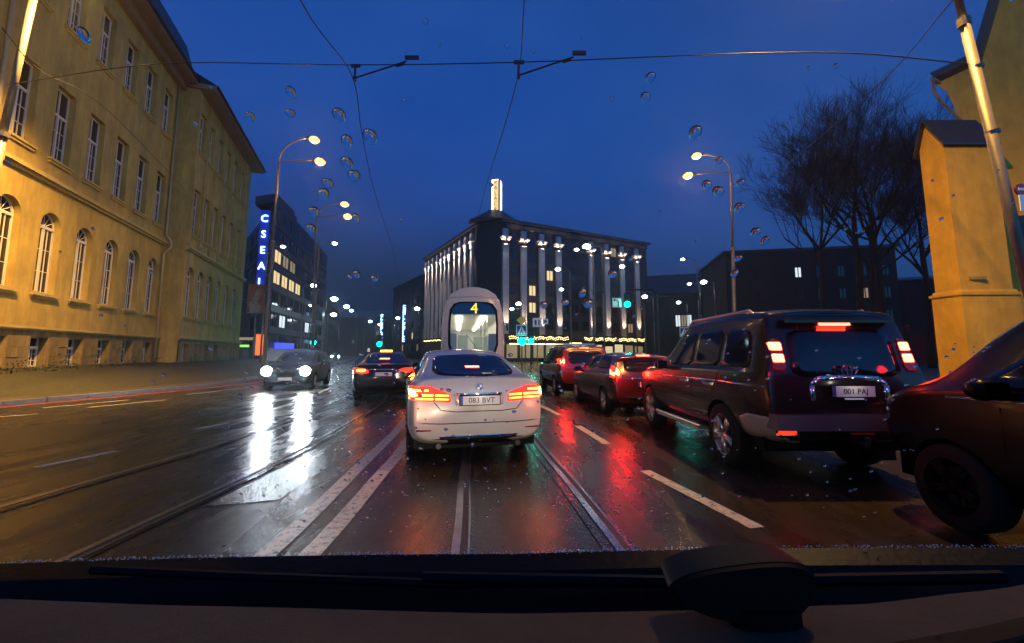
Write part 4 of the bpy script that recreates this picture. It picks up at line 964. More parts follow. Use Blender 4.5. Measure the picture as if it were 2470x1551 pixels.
# ================================================================ CARS
def car_body(kind, Ln, Wd, Ht, paint, wheel_y, wr, short=False):
    """smooth closed body: rings of control points along the length, subdivided, wheel arches cut out"""
    hwm = Wd / 2
    # y, hw, zb, zs, gx, gz, rx, rz, crown, (dy per ring point)
    if kind == 'sedan':
        St = [(.0, .90, .30, .90, .84, 1.02, .74, 1.06, .02, (.10, .06, .02, .0, .05, .09, .12, .12, .12)),
              (.22, .975, .22, .94, .88, 1.055, .76, 1.085, .02, None), (.50, .99, .20, .955, .89, 1.06, .77, 1.10, .03, None),
              (1.35, 1.0, .19, .955, .875, 1.03, .63, 1.375, .05, None), (1.7, 1.0, .19, .95, .87, 1.01, .63, 1.42, .05, None),
              (2.4, 1.0, .19, .94, .87, 1.0, .64, 1.43, .05, None), (3.0, 1.0, .19, .93, .87, .99, .62, 1.37, .05, None),
              (3.72, .99, .2, .91, .86, .97, .74, .99, .04, None), (4.3, .97, .22, .85, .82, .90, .68, .93, .03, None),
              (4.8, .86, .28, .72, .70, .76, .55, .78, .02, None)]
    elif kind == 'suv':
        St = [(.0, .93, .46, 1.12, .90, 1.2, .76, 1.76, .03, (.12, .05, .02, .0, .04, .06, .22, .24, .26)),
              (.22, .985, .40, 1.14, .94, 1.22, .78, 1.82, .04, None), (.7, 1.0, .36, 1.15, .945, 1.22, .79, 1.84, .05, None),
              (1.6, 1.0, .36, 1.15, .945, 1.22, .79, 1.85, .05, None), (2.6, 1.0, .36, 1.14, .945, 1.21, .78, 1.83, .05, None),
              (3.05, 1.0, .36, 1.13, .94, 1.2, .76, 1.74, .05, None), (3.65, 1.0, .38, 1.10, .92, 1.16, .82, 1.20, .04, None),
              (4.2, .98, .40, 1.06, .9, 1.10, .78, 1.13, .03, None), (4.62, .9, .46, .92, .8, .96, .66, .98, .02, None)]
    elif kind == 'hatch':
        St = [(.0, .90, .32, .95, .86, 1.02, .72, 1.30, .02, (.10, .05, .02, .0, .06, .10, .34, .36, .38)),
              (.22, .975, .26, .98, .90, 1.05, .70, 1.40, .04, None), (.8, 1.0, .22, .98, .90, 1.04, .70, 1.45, .05, None),
              (1.6, 1.0, .21, .97, .90, 1.02, .70, 1.48, .05, None), (2.4, 1.0, .21, .95, .90, 1.0, .69, 1.44, .05, None),
              (3.3, .99, .22, .93, .87, .98, .76, 1.02, .04, None), (3.8, .96, .24, .86, .82, .9, .68, .93, .03, None),
              (4.15, .86, .30, .72, .70, .76, .55, .78, .02, None)]
    if short: St = [((q[0] if q[0] < 2 else {2.6: 2.9, 3.05: 3.45, 3.65: 3.95, 4.2: 4.34, 4.62: 4.62}[q[0]]),) + q[1:] for q in St]
    if kind == 'suv' and not short and Ht > 1.9: St = [((q[0] if q[0] < 1 else {1.6: 1.4, 2.6: 2.15, 3.05: 2.5, 3.65: 3.2, 4.2: 4.1, 4.62: 4.62}[q[0]]),) + q[1:] for q in St]
    ky = Ln / (St[-1][0] + .08); kx = hwm; kz = Ht / (max(s[7] + s[8] for s in St) + .0)
    rings = []
    for (y, hw, zb, zs, gx, gz, rx, rz, cr_, dy) in St:
        hw, gx, rx = hw * kx, gx * kx, rx * kx
        half = [(0, zb), (hw * .72, zb), (hw * .955, zb + .07), (hw, (zb + zs) * .5), (hw * .985, zs), (gx, gz), (rx, rz), (rx * .55, rz + cr_ * .8), (0, rz + cr_)]
        dy = dy or (0,) * 9
        rg = [(x, y * ky + d, z * kz) for (x, z), d in zip(half, dy)]
        rings.append(rg + [(-x, yy, z) for (x, yy, z) in rg[-2:0:-1]])
    bm = bmesh.new(); cl = bm.edges.layers.float.new('crease_edge')
    vv = [[bm.verts.new(p) for p in rg] for rg in rings]; n = len(rings[0])
    def cap(rg, vs, y):
        zc = sum(p[2] for p in rg) / n; inner = [bm.verts.new((p[0] * .7, (p[1] * .5 + y * .5), zc + (p[2] - zc) * .72)) for p in rg]
        c = bm.verts.new((0, sum(v.co.y for v in inner) / n, zc))
        for k in range(n):
            bm.faces.new((vs[k], vs[(k + 1) % n], inner[(k + 1) % n], inner[k])); bm.faces.new((inner[k], inner[(k + 1) % n], c))
    for i in range(len(rings) - 1):
        for k in range(n): bm.faces.new((vv[i][k], vv[i + 1][k], vv[i + 1][(k + 1) % n], vv[i][(k + 1) % n]))
    cap(rings[0], vv[0], rings[0][3][1]); cap(rings[-1], vv[-1], rings[-1][3][1] + .05)
    bm.edges.ensure_lookup_table()
    for e in bm.edges:
        e[cl] = 0
    for i in range(len(rings)):
        if i < len(rings) - 1:
            for k, cv in ((4, .55), (n - 4, .55), (5, .35), (n - 5, .35), (6, .45), (n - 6, .45)):
                e = bm.edges.get((vv[i][k], vv[i + 1][k]))
                if e: e[cl] = cv
    for k in range(n):
        e = bm.edges.get((vv[0][k], vv[0][(k + 1) % n]));  e[cl] = .5
    bmesh.ops.recalc_face_normals(bm, faces=bm.faces)
    me = bpy.data.meshes.new('body'); bm.to_mesh(me); bm.free(); me.materials.append(paint)
    o = bpy.data.objects.new('body', me); C.objects.link(o)
    ss = o.modifiers.new('s', 'SUBSURF'); ss.levels = 3; ss.render_levels = 3
    cuts = []
    for wy in wheel_y:
        for s in (-1, 1):
            c = MB().tube([(s * (hwm - .30), wy, wr), (s * (hwm + .2), wy, wr)], wr * 1.13, 28); c.box(min(s * (hwm - .30), s * (hwm + .2)), max(s * (hwm - .30), s * (hwm + .2)), wy - wr * .95, wy + wr * .95, -.2, wr * .6)
            for cm in (MB().tube([(s * (hwm - .30), wy, wr), (s * (hwm + .2), wy, wr)], wr * 1.13, 28),):
                cme = cm.mesh('arch_cut', M['black']); co = bpy.data.objects.new('arch_cut', cme); C.objects.link(co); cuts.append(co)
                b = o.modifiers.new('b', 'BOOLEAN'); b.operation = 'DIFFERENCE'; b.object = co; b.solver = 'EXACT'; b.material_mode = 'TRANSFER'
    dg = bpy.context.evaluated_depsgraph_get(); dg.update()
    m2 = bpy.data.meshes.new_from_object(o.evaluated_get(dg))
    for c in cuts: bpy.data.objects.remove(c)
    bpy.data.objects.remove(o)
    for p in m2.polygons: p.use_smooth = True
    m2.set_sharp_from_angle(angle=R(38))
    m2.name = 'body'
    bm = bmesh.new(); bm.from_mesh(m2); bv = BVHTree.FromBMesh(bm); bm.free()
    return m2, bv
def chaikin(p, n=2, k=.25):
    for _ in range(n):
        q = []
        for i in range(len(p)):
            a, b = p[i], p[(i + 1) % len(p)]
            q += [(a[0] * (1 - k) + b[0] * k, a[1] * (1 - k) + b[1] * k), (a[0] * k + b[0] * (1 - k), a[1] * k + b[1] * (1 - k))]
        p = q
    return p
def densify(p, d=.06):
    q = []
    for i in range(len(p)):
        a, b = p[i], p[(i + 1) % len(p)]; n = max(1, int(math.hypot(b[0] - a[0], b[1] - a[1]) / d))
        q += [(a[0] + (b[0] - a[0]) * k / n, a[1] + (b[1] - a[1]) * k / n) for k in range(n)]
    return q
def patch(name, bv, poly, m, parent, axis='rear', off=.006, rnd=1, flip=False, k=.2, thick=.012, rings=6):
    """thin panel with the given outline, laid onto the body from behind (x,z) or from a side (y,z)"""
    pg = densify(chaikin(poly, rnd, k) if rnd else poly); cx = sum(p[0] for p in pg) / len(pg); cz = sum(p[1] for p in pg) / len(pg)
    rg = []
    def hit(a, z):
        if axis == 'rear': o_, d_ = Vector((a, -3, z)), Vector((0, 1, 0))
        elif axis == 'front': o_, d_ = Vector((a, 9, z)), Vector((0, -1, 0))
        elif axis == 'left': o_, d_ = Vector((-3, a, z)), Vector((1, 0, 0))
        elif axis == 'top': o_, d_ = Vector((a, z, 4)), Vector((0, 0, -1))
        else: o_, d_ = Vector((3, a, z)), Vector((-1, 0, 0))
        l, nn, i, dist = bv.ray_cast(o_, d_)
        if l is None: return None
        return l + nn * off, nn
    mb = MB(); n = len(pg); last = None; grid = []
    for r in range(rings + 1):
        t = 1 - r / rings; row = []
        for (x, z) in pg:
            h = hit(cx + (x - cx) * t, cz + (z - cz) * t)
            row.append(h[0] if h else None)
        good = [q for q in row if q is not None]
        if not good: return None
        for i in range(n):
            if row[i] is None:
                for s in range(1, n):
                    q = row[(i + s) % n] or row[(i - s) % n]
                    if q is not None: row[i] = q; break
        grid.append(row)
    for row in grid: mb.v += [tuple(q) for q in row]
    for r in range(rings):
        for i in range(n): mb.f.append((r * n + i, r * n + (i + 1) % n, (r + 1) * n + (i + 1) % n, (r + 1) * n + i))
    # skirt back into the body
    b = len(mb.v); dv = {'rear': (0, 1, 0), 'front': (0, -1, 0), 'left': (1, 0, 0), 'right': (-1, 0, 0), 'top': (0, 0, -1)}[axis]
    for q in grid[0]: mb.v.append(tuple(Vector(q) + Vector(dv) * (thick + off)))
    for i in range(n): mb.f.append((i, b + i, b + (i + 1) % n, (i + 1) % n))
    o = obj(name, mb, m, parent, smooth=True)
    return o
_wheels = {}
def wheel_meshes(r, wd=.22):
    if r in _wheels: return _wheels[r]
    T = MB().lathe_x([(wd * .5, r * .66), (wd * .5, r * .9), (wd * .42, r * .985), (wd * .2, r), (-wd * .2, r), (-wd * .42, r * .985), (-wd * .5, r * .9), (-wd * .5, r * .66)], 32)
    Rm = MB().lathe_x([(wd * .42, r * .69), (wd * .46, r * .66), (wd * .36, r * .60), (-wd * .1, r * .58), (-wd * .12, .01)], 32)
    for k in range(10):
        a = 2 * PI * k / 10 + (.09 if k % 2 else -.09); Rm.tube([(wd * .34, 0.03 * math.cos(a), .03 * math.sin(a)), (wd * .40, r * .62 * math.cos(a + (.1 if k % 2 else -.1)), r * .62 * math.sin(a + (.1 if k % 2 else -.1)))], [r * .085, r * .06], 6)
    Rm.tube([(wd * .2, 0, 0), (wd * .46, 0, 0)], r * .17, 12)
    D_ = MB().tube([(wd * .02, 0, 0), (wd * .06, 0, 0)], r * .48, 20)
    _wheels[r] = (T.mesh('wheel', M['rubber'], True), Rm.mesh('rim', M['alloy'], True), D_.mesh('brake_disc', M['dark_steel'])); return _wheels[r]
def add_wheels(t, hw, ys, r, inset=.02):
    tm, rm, dm = wheel_meshes(r)
    for y in ys:
        for s in (-1, 1):
            o = obj('wheel', tm, None, t, (s * (hw - .11 - inset), y, r)); obj('rim', rm, None, o); obj('brake_disc', dm, None, o)
            if s < 0: o.rotation_euler = (0, 0, PI)
def number_plate(t, x, y, z, txt, wd=.52, tilt=0):
    p = obj('number_plate', MB().box(-wd / 2, wd / 2, -.012, .0, -.056, .056), 'plate', t, (x, y, z), rot=(tilt, 0, 0))
    obj('plate_frame', MB().box(-wd / 2 - .01, wd / 2 + .01, -.006, .012, -.068, .068), 'black', p)
    obj('country_band', MB().box(-wd / 2, -wd / 2 + .035, -.0145, -.0125, -.056, .056), 'eu', p)
    if txt: obj('lettering', text_mesh(txt, .098 if wd > .5 else .084, 'plate_txt', .001), None, p, (.02, -.0145, -.002), rot=(R(90), 0, 0))
    return p
def underbody(t, hw, Ln, z=.2):
    obj('underbody', MB().box(-hw + .12, hw - .12, .25, Ln - .25, z - .02, z + .22), 'black', t)
def side_glass(t, bv, quads, m='glass'):
    for q in quads:
        for ax in ('left', 'right'): patch('side_window', bv, q, m, t, ax, .004, 1, k=.12)
def mirrors(t, hw, y, z, paint):
    for s in (-1, 1):
        o = obj('wing_mirror', MB().sphere((s * (hw + .10), y, z), .11, 10, 8, .75), paint, t, smooth=True)
        obj('mirror_glass', MB().box(min(s * (hw + .03), s * (hw + .18)), max(s * (hw + .03), s * (hw + .18)), y - .115, y - .09, z - .06, z + .06), 'glass', o)
        obj('mirror_foot', MB().tube([(s * (hw - .08), y + .05, z - .06), (s * (hw + .05), y, z - .04)], .03, 6), 'black', o)
def door_lines(t, bv, segs):
    for (a, b) in segs:
        for ax in ('left', 'right'):
            w_ = .006; d = Vector((b[0] - a[0], b[1] - a[1])).normalized(); n_ = Vector((-d.y, d.x)) * w_
            patch('door_seam', bv, [(a[0] + n_.x, a[1] + n_.y), (b[0] + n_.x, b[1] + n_.y), (b[0] - n_.x, b[1] - n_.y), (a[0] - n_.x, a[1] - n_.y)], 'black', t, ax, .001, 0, rings=1, thick=.001)
def rear_light(energy, t, p, col=(1, .05, .02), size=.06):
    light('tail_glow', 'POINT', p, energy, col, t, size)

# ---- white sedan waiting ahead
WP = car_paint('pearl_white_paint', (.56, .52, .43), .1, .28)
sed = thing('white_sedan', 'clean white sedan with lit brake lights and plate 083 BVT, nearest ahead', 'car', (-.42, 5.72, 0), R(14))
bme, bv = car_body('sedan', 4.88, 1.88, 1.51, WP, (1.05, 3.98), .335)
obj('body', bme, None, sed)
patch('rear_window', bv, [(-.60, 1.13), (-.53, 1.385), (0, 1.41), (.53, 1.385), (.60, 1.13), (0, 1.11)], 'glass', sed, 'rear', .004, 2, k=.15)
side_glass(sed, bv, [[(1.05, 1.06), (1.55, 1.34), (2.22, 1.38), (2.22, 1.02)], [(2.30, 1.02), (2.30, 1.38), (2.95, 1.33), (3.55, 1.02)]])
door_lines(sed, bv, [((2.26, .98), (2.26, .34)), ((3.42, .95), (3.42, .36)), ((1.42, .96), (1.42, .72))])
for s in (-1, 1):
    h_ = patch('tail_lamp', bv, [(s * .905, 1.00), (s * .66, 1.0), (s * .60, .98), (s * .385, .905), (s * .37, .79), (s * .62, .81), (s * .89, .835)], 'tail', sed, 'rear', .008, 1, k=.12)
    for i, (za, zb) in enumerate(((.965, .935), (.91, .885), (.862, .84))):
        if i == 0: q = [(s * .88, za), (s * .66, za - .005), (s * .66, zb), (s * .88, zb)]
        else: q = [(s * .89, za), (s * .60, za - .01), (s * .60, zb - .01), (s * .89, zb)]
        patch('light_bar', bv, q, 'amber', h_, 'rear', .012, 0, rings=2, thick=.004)
        if i: patch('light_bar', bv, [(s * .575, za - .012), (s * .40, za - .022), (s * .40, zb - .016), (s * .575, zb - .010)], 'amber', h_, 'rear', .012, 0, rings=2, thick=.004)
    patch('light_core', bv, [(s * .885, .96), (s * .82, .955), (s * .81, .88), (s * .875, .865)], 'amber_hot', h_, 'rear', .014, 1, rings=2, thick=.004)
    patch('reflector', bv, [(s * .86, .47), (s * .62, .46), (s * .62, .445), (s * .86, .445)], 'tail_dim', sed, 'rear', .004, 0, rings=2)
    rear_light(4, sed, (s * .8, -.30, .80), (1, .12, .01))
    obj('exhaust', MB().tube([(s * .52, .03, .25), (s * .52, .3, .25)], .035, 12), 'dark_steel', sed)
patch('third_brake_light', bv, [(-.10, 1.235), (.10, 1.235), (.10, 1.215), (-.10, 1.215)], 'tail_hot', sed, 'rear', .008, 0, rings=2)
# boot lid seam and plate recess
def seam(bv, pts, wd=.006, parent=None, axis='rear', name='seam', m='black', off=.002):
    for a, b in zip(pts[:-1], pts[1:]):
        d = Vector((b[0] - a[0], b[1] - a[1])).normalized(); n_ = Vector((-d.y, d.x)) * wd / 2
        patch(name, bv, [(a[0] + n_.x, a[1] + n_.y), (b[0] + n_.x, b[1] + n_.y), (b[0] - n_.x, b[1] - n_.y), (a[0] - n_.x, a[1] - n_.y)], m, parent, axis, off, 0, rings=1, thick=.001)
seam(bv, [(-.62, 1.0), (-.585, .80), (-.50, .70), (-.3, .675), (.3, .675), (.50, .70), (.585, .80), (.62, 1.0)], .010, sed, name='boot_seam')
seam(bv, [(-.92, .56), (-.5, .53), (0, .525), (.5, .53), (.92, .56)], .012, sed, name='bumper_seam', m='dark_steel')
patch('plate_recess', bv, [(-.34, .895), (.34, .895), (.31, .755), (-.31, .755)], WP, sed, 'rear', .001, 0)
patch('boot_handle', bv, [(-.30, .905), (.30, .905), (.30, .885), (-.30, .885)], 'chrome', sed, 'rear', .02, 0, rings=2)
number_plate(sed, 0, -.028, .822, '083 BVT', tilt=R(4))
patch('bumper_trim', bv, [(-.52, .375), (.52, .375), (.50, .345), (-.50, .345)], 'chrome', sed, 'rear', .015, 0, rings=2)
patch('diffuser', bv, [(-.60, .34), (.60, .34), (.56, .235), (-.56, .235)], 'black', sed, 'rear', .01, 0, rings=3)
em = obj('badge', MB().tube([(0, .0, 0), (0, -.012, 0)], .042, 24), 'chrome', sed, (0, .035, .985))
light('plate_light', 'POINT', (0, -.14, .90), .35, (1, .9, .75), sed, .02)
for k in range(4):
    pg = [(0, 0)] + [(.032 * math.cos(PI / 2 * k + PI / 2 * j / 5), .032 * math.sin(PI / 2 * k + PI / 2 * j / 5)) for j in range(6)]
    obj('quarter', MB().prism(pg, lambda p: (p[0], -.015, p[1]), lambda p: (p[0], -.0125, p[1])), 'eu' if k % 2 else 'sign_white', em)
obj('antenna_fin', MB().prism([(0, 0), (.16, 0), (.02, .06)], lambda p: (-.02, 1.75 + p[0], 1.46 + p[1]), lambda p: (.02, 1.75 + p[0], 1.46 + p[1])), WP, sed)
add_wheels(sed, .93, (1.05, 3.98), .335); mirrors(sed, .93, 3.25, 1.0, WP); underbody(sed, .93, 4.88)

# ---- big dark off-road car on the right
DP_ = car_paint('dark_grey_paint', (.022, .018, .017), .3, .26)
orc = thing('off_road_car', 'large dark off-road car with two stacked brake lights each side and plate 001 PAJ', 'car', (3.66, 4.72, 0), R(1))
bme, bv = car_body('suv', 4.75, 1.9, 1.99, DP_, (1.02, 3.78), .39)
obj('body', bme, None, orc)
patch('rear_window', bv, [(-.62, 1.16), (-.58, 1.70), (.58, 1.70), (.62, 1.16)], 'glass', orc, 'rear', .004, 2, k=.12)
side_glass(orc, bv, [[(.32, 1.26), (.42, 1.70), (.98, 1.74), (.98, 1.26)], [(1.05, 1.26), (1.05, 1.74), (1.80, 1.74), (1.80, 1.25)], [(1.87, 1.25), (1.87, 1.74), (2.38, 1.70), (2.95, 1.24)]])
door_lines(orc, bv, [((1.02, 1.18), (1.30, .80)), ((1.83, 1.18), (1.83, .50)), ((3.0, 1.14), (3.0, .52))])
seam(bv, [(.1, 1.06), (1.0, 1.07), (2.0, 1.06), (3.0, 1.05), (4.2, 1.0)], .02, orc, 'left', 'chrome_line', 'chrome', .004)
for y in (1.2, 2.0): obj('door_handle', MB().box(-.97, -.945, y, y + .2, 1.0, 1.035), 'chrome', orc)
for s in (-1, 1):
    h_ = patch('tail_lamp', bv, [(s * .81, 1.22), (s * .79, 1.40), (s * .775, 1.585), (s * .655, 1.585), (s * .655, 1.22)], 'tail_dim', orc, 'rear', .012, 1)
    for z in (1.50, 1.37): patch('brake_bulb', bv, [(s * .785, z + .045), (s * .785, z - .045), (s * .665, z - .045), (s * .665, z + .045)], 'tail_hot', h_, 'rear', .018, 1, k=.1, rings=2)
    patch('reflector', bv, [(s * .86, .60), (s * .62, .60), (s * .62, .555), (s * .86, .555)], 'tail', orc, 'rear', .006, 0, rings=2)
    rear_light(5, orc, (s * .80, -.45, 1.40), (1, .012, .006))
patch('third_brake_light', bv, [(-.16, 1.745), (.16, 1.745), (.16, 1.722), (-.16, 1.722)], 'tail_hot', orc, 'rear', .05, 0, rings=2, thick=.05)
obj('spoiler', MB().box(-.62, .62, .08, .34, 1.765, 1.80), DP_, orc)
ga = [(-.41, .92), (-.41, 1.08), (-.34, 1.15), (0, 1.17), (.34, 1.15), (.41, 1.08), (.41, .92)]
seam(bv, ga, .05, orc, name='chrome_garnish', m='chrome', off=.012)
number_plate(orc, 0, -.03, 1.02, '001 PAJ', .46)
light('plate_light', 'POINT', (0, -.16, 1.12), .5, (1, .9, .75), orc, .02)
obj('dealer_strip', MB().box(-.1, .1, -.045, -.03, .935, .95), 'sign_white', orc)
eb = MB()
for (rx_, rz_, cx2, cz2) in ((.085, .058, 0, 0), (.028, .052, 0, .0), (.058, .022, 0, .022)):
    eb.tube([(cx2 + rx_ * math.cos(2 * PI * k / 24), 0, cz2 + rz_ * math.sin(2 * PI * k / 24)) for k in range(25)], .008, 5)
obj('badge', eb, 'chrome', orc, (0, -.005, 1.245))
obj('bumper', MB().box(-.88, .88, -.10, .1, .62, .78), car_paint('grey_bumper_paint', (.16, .145, .125), .2, .35), orc)
obj('bumper_step', MB().box(-.70, .70, -.115, .02, .585, .62), 'chrome', orc)
for s in (-1, 1): patch('bumper_corner', bv, [(-.3, .74), (.58, .74), (.56, .42), (-.1, .40)], car_paint('lit_bumper_corner', (.30, .27, .22), 0, .45), orc, 'left' if s < 0 else 'right', .006, 1)  # light on the bumper corners put into a paler patch colour
obj('tow_bar', MB().tube([(0, .1, .5), (0, -.15, .48), (0, -.17, .56)], .025, 8), 'dark_steel', orc)
for s in (-1, 1):
    obj('running_board', MB().box(min(s * .84, s * 1.0), max(s * .84, s * 1.0), 1.55, 3.2, .36, .40).tube([(s * .98, 1.5, .41), (s * .98, 3.25, .41)], .025, 8), 'alloy', orc)
    obj('roof_rail', MB().tube([(s * .70, .5, 1.88), (s * .71, .6, 1.95), (s * .71, 2.2, 1.93), (s * .70, 2.35, 1.86)], .02, 6), 'alloy', orc)
    obj('mud_flap', MB().box(min(s * .68, s * .93), max(s * .68, s * .93), .56, .58, .16, .5), 'black', orc)
add_wheels(orc, .95, (1.02, 3.78), .39); mirrors(orc, .95, 2.8, 1.24, DP_); underbody(orc, .95, 4.75, .36)

# ---- two red-lit cars queuing ahead of it
def plain_car(name, label, kind, loc, rz, dims, paint, wy, wr, light_poly, plate_z, third=None, lit='tail_hot', cat='car', win=None, sides=None, energy=8, group=None, left_amber=False):
    Ln, Wd, Ht = dims; t = thing(name, label, cat, loc, rz, group)
    bme, bv = car_body(kind, Ln, Wd, Ht, paint, wy, wr); obj('body', bme, None, t)
    if win: patch('rear_window', bv, win, 'glass', t, 'rear', .004, 2, k=.12)
    side_glass(t, bv, sides or [])
    for s in (-1, 1):
        h_ = patch('tail_lamp', bv, [(s * x, z) for x, z in light_poly], 'tail' if lit else 'tail_dim', t, 'rear', .008, 1)
        cx = sum(p[0] for p in light_poly) / len(light_poly); cz = sum(p[1] for p in light_poly) / len(light_poly)
        if lit and h_:
            mm = 'amber' if (left_amber and s < 0) else ('tail_hot' if not left_amber else 'tail')
            patch('brake_bulb', bv, [(s * (cx + .08), cz + .09), (s * (cx + .08), cz - .09), (s * (cx - .08), cz - .09), (s * (cx - .08), cz + .09)] if not left_amber else [(s * (cx + .12), cz + .035), (s * (cx + .12), cz - .035), (s * (cx - .14), cz - .035), (s * (cx - .14), cz + .035)], mm, h_, 'rear', .014, 1, rings=2)
        if energy: rear_light(energy, t, (s * cx, -.25, cz), (1, .012, .006) if not left_amber else (1, .25, .03))
    if third: patch('third_brake_light', bv, [(-.15, third + .012), (.15, third + .012), (.15, third - .012), (-.15, third - .012)], lit or 'tail_dim', t, 'rear', .012, 0, rings=2)
    y_ = bv.ray_cast(Vector((0, -3, plate_z)), Vector((0, 1, 0)))[0]
    number_plate(t, 0, (y_.y if y_ else 0) - .02, plate_z, None)
    patch('bumper_insert', bv, [(-Wd * .42, .44), (Wd * .42, .44), (Wd * .40, .32), (-Wd * .40, .32)], 'black', t, 'rear', .006, 0, rings=2)
    add_wheels(t, Wd / 2, wy, wr); mirrors(t, Wd / 2, wy[1] - .75, dims[2] * .68, paint); underbody(t, Wd / 2, Ln)
    return t, bv
P_redlit = car_paint('red_lit_estate_paint', (.09, .012, .011), .2, .25); P_blk = car_paint('black_paint', (.006, .005, .0055), .0, .3); P_sil = car_paint('red_lit_hatch_paint', (.055, .012, .012), .3, .28)  # red of both queue cars is brake light put into the paint colour
hs = [[(.55, 1.06), (.65, 1.34), (1.45, 1.37), (1.45, 1.05)], [(1.52, 1.05), (1.52, 1.37), (2.2, 1.35), (2.8, 1.03)]]
t, bv_ = plain_car('red_lit_hatchback', 'hatchback glowing red in brake light, directly ahead of the dark off-road car', 'hatch', (3.12, 9.85, 0), R(6), (4.2, 1.78, 1.46), P_sil, (.75, 3.35), .31, [(.86, 1.0), (.84, 1.14), (.70, 1.14), (.62, .98), (.66, .86), (.84, .86)], .72, 1.36, win=[(-.56, 1.0), (-.48, 1.28), (.48, 1.28), (.56, 1.0)], sides=hs, energy=34)
patch('chrome_strip', bv_, [(-.42, .86), (.42, .86), (.42, .835), (-.42, .835)], 'chrome', t, 'rear', .01, 0, rings=2)
ss2 = [[(.35, 1.18), (.45, 1.52), (1.3, 1.56), (1.3, 1.16)], [(1.37, 1.16), (1.37, 1.56), (2.1, 1.56), (2.1, 1.15)], [(2.17, 1.15), (2.17, 1.56), (2.75, 1.5), (3.2, 1.14)]]
t, bv_ = plain_car('red_lit_estate_car', 'estate car glowing red in brake light, bluish lit plate, farthest of the queue', 'suv', (2.45, 14.3, 0), R(6), (4.5, 1.84, 1.70), P_redlit, (.95, 3.55), .34, [(.88, 1.02), (.86, 1.3), (.72, 1.32), (.70, 1.0)], .88, 1.60, win=[(-.60, 1.08), (-.54, 1.50), (.54, 1.50), (.60, 1.08)], sides=ss2, energy=34)
light('plate_light', 'POINT', (0, -.12, 1.0), 3, (.5, .62, 1), t, .03)
obj('roof_rack', MB().box(-.55, .55, .9, .94, 1.72, 1.76).box(-.55, .55, 2.1, 2.14, 1.72, 1.76).tube([(-.6, .7, 1.70), (-.6, 2.4, 1.72)], .02, 6).tube([(.6, .7, 1.70), (.6, 2.4, 1.72)], .02, 6), 'alloy', t)
# ---- dark car in the left lane
t, bv_ = plain_car('dark_sedan', 'dark sedan in the left lane with its left indicator lit amber', 'sedan', (-3.85, 13.0, 0), R(14), (4.85, 1.86, 1.48), P_blk, (1.05, 3.95), .335, [(.90, 1.0), (.60, .98), (.42, .92), (.42, .82), (.88, .85)], .80, 1.24, win=[(-.60, 1.13), (-.53, 1.385), (.53, 1.385), (.60, 1.13)], sides=[[(1.05, 1.06), (1.55, 1.34), (2.22, 1.38), (2.22, 1.02)], [(2.30, 1.02), (2.30, 1.38), (2.95, 1.33), (3.55, 1.02)]], energy=6, left_amber=True)
seam(bv_, [(-.4, .94), (.4, .94)], .02, t, name='chrome_strip', m='chrome', off=.008)
obj('roof_sign', MB().box(-.20, .20, 1.9, 1.98, 1.48, 1.53), 'amber', t)
# ---- oncoming cars
def oncoming(label, name, loc, rz, big, paint, e, spread=.68, hz=.74):
    kind, dims, wy, wr = ('hatch', (4.3, 1.85, 1.58), (.8, 3.45), .33) if big else ('hatch', (4.2, 1.78, 1.46), (.75, 3.35), .31)
    t = thing(name, label, 'car', loc, rz)
    bme, bv = car_body(kind, *dims, paint, wy, wr); obj('body', bme, None, t)
    Ln = dims[0]
    patch('windscreen', bv, [(-.62, 1.06), (-.52, 1.38), (.52, 1.38), (.62, 1.06)], 'glass', t, 'front', .004, 2, k=.12)
    side_glass(t, bv, hs)
    patch('grille', bv, [(-.42, .66), (.42, .66), (.38, .42), (-.38, .42)], 'black', t, 'front', .006, 1)
    for s in (-1, 1):
        o_ = obj('headlamp', MB().sphere((0, 0, 0), .19, 14, 8, .95), 'head', t, (s * spread, Ln - .10, hz), smooth=True)
        obj('headlamp_ring', MB().tube([(s * spread, Ln - .24, hz), (s * spread, Ln - .10, hz)], .17, 16), 'chrome', t)
        light('beam', 'SPOT', (s * spread, Ln + .09, hz), e, (.82, .93, 1), t, .07, 100, .8, aim=(0, 1, -.10))
    p = number_plate(t, 0, Ln + .03, .45, None); p.rotation_euler = (0, 0, PI)
    add_wheels(t, dims[1] / 2, wy, wr); mirrors(t, dims[1] / 2, 2.7, 1.0, paint); underbody(t, dims[1] / 2, Ln)
    return t
P_bl = car_paint('blue_grey_paint', (.008, .01, .013), .3, .3)
oncoming('oncoming dark car with two dazzling white headlights on the wet road', 'oncoming_car', (-9.55, 20.8, 0), R(180 + 12), True, P_bl, 260)
oncoming('small oncoming car far down the street with bright headlights', 'oncoming_car', (-37.0, 91, 0), R(180 + 20), False, P_bl, 120, .62)

# ---- black car alongside on the right
side = thing('black_suv', 'black car close alongside on the right, its bonnet catching red light', 'car', (4.50, -.28, 0), R(0))
bme, bv = car_body('suv', 4.75, 1.86, 1.92, P_blk, (.95, 3.95), .34, True)
obj('body', bme, None, side)
side_glass(side, bv, [[(.35, 1.16), (.45, 1.50), (1.15, 1.54), (1.15, 1.14)], [(1.22, 1.14), (1.22, 1.54), (2.15, 1.54), (2.15, 1.13)], [(2.22, 1.15), (2.22, 1.60), (3.1, 1.57), (3.78, 1.16)]])
patch('windscreen', bv, [(-.68, 1.15), (-.58, 1.50), (.58, 1.50), (.68, 1.15)], 'glass', side, 'front', .004, 2, k=.12)
seam(bv, [(.3, 1.10), (1.5, 1.10), (2.5, 1.09), (3.9, 1.07)], .018, side, 'left', 'chrome_line', 'chrome', .006)
door_lines(side, bv, [((2.18, 1.05), (2.18, .46)), ((3.5, 1.03), (3.5, .48))])
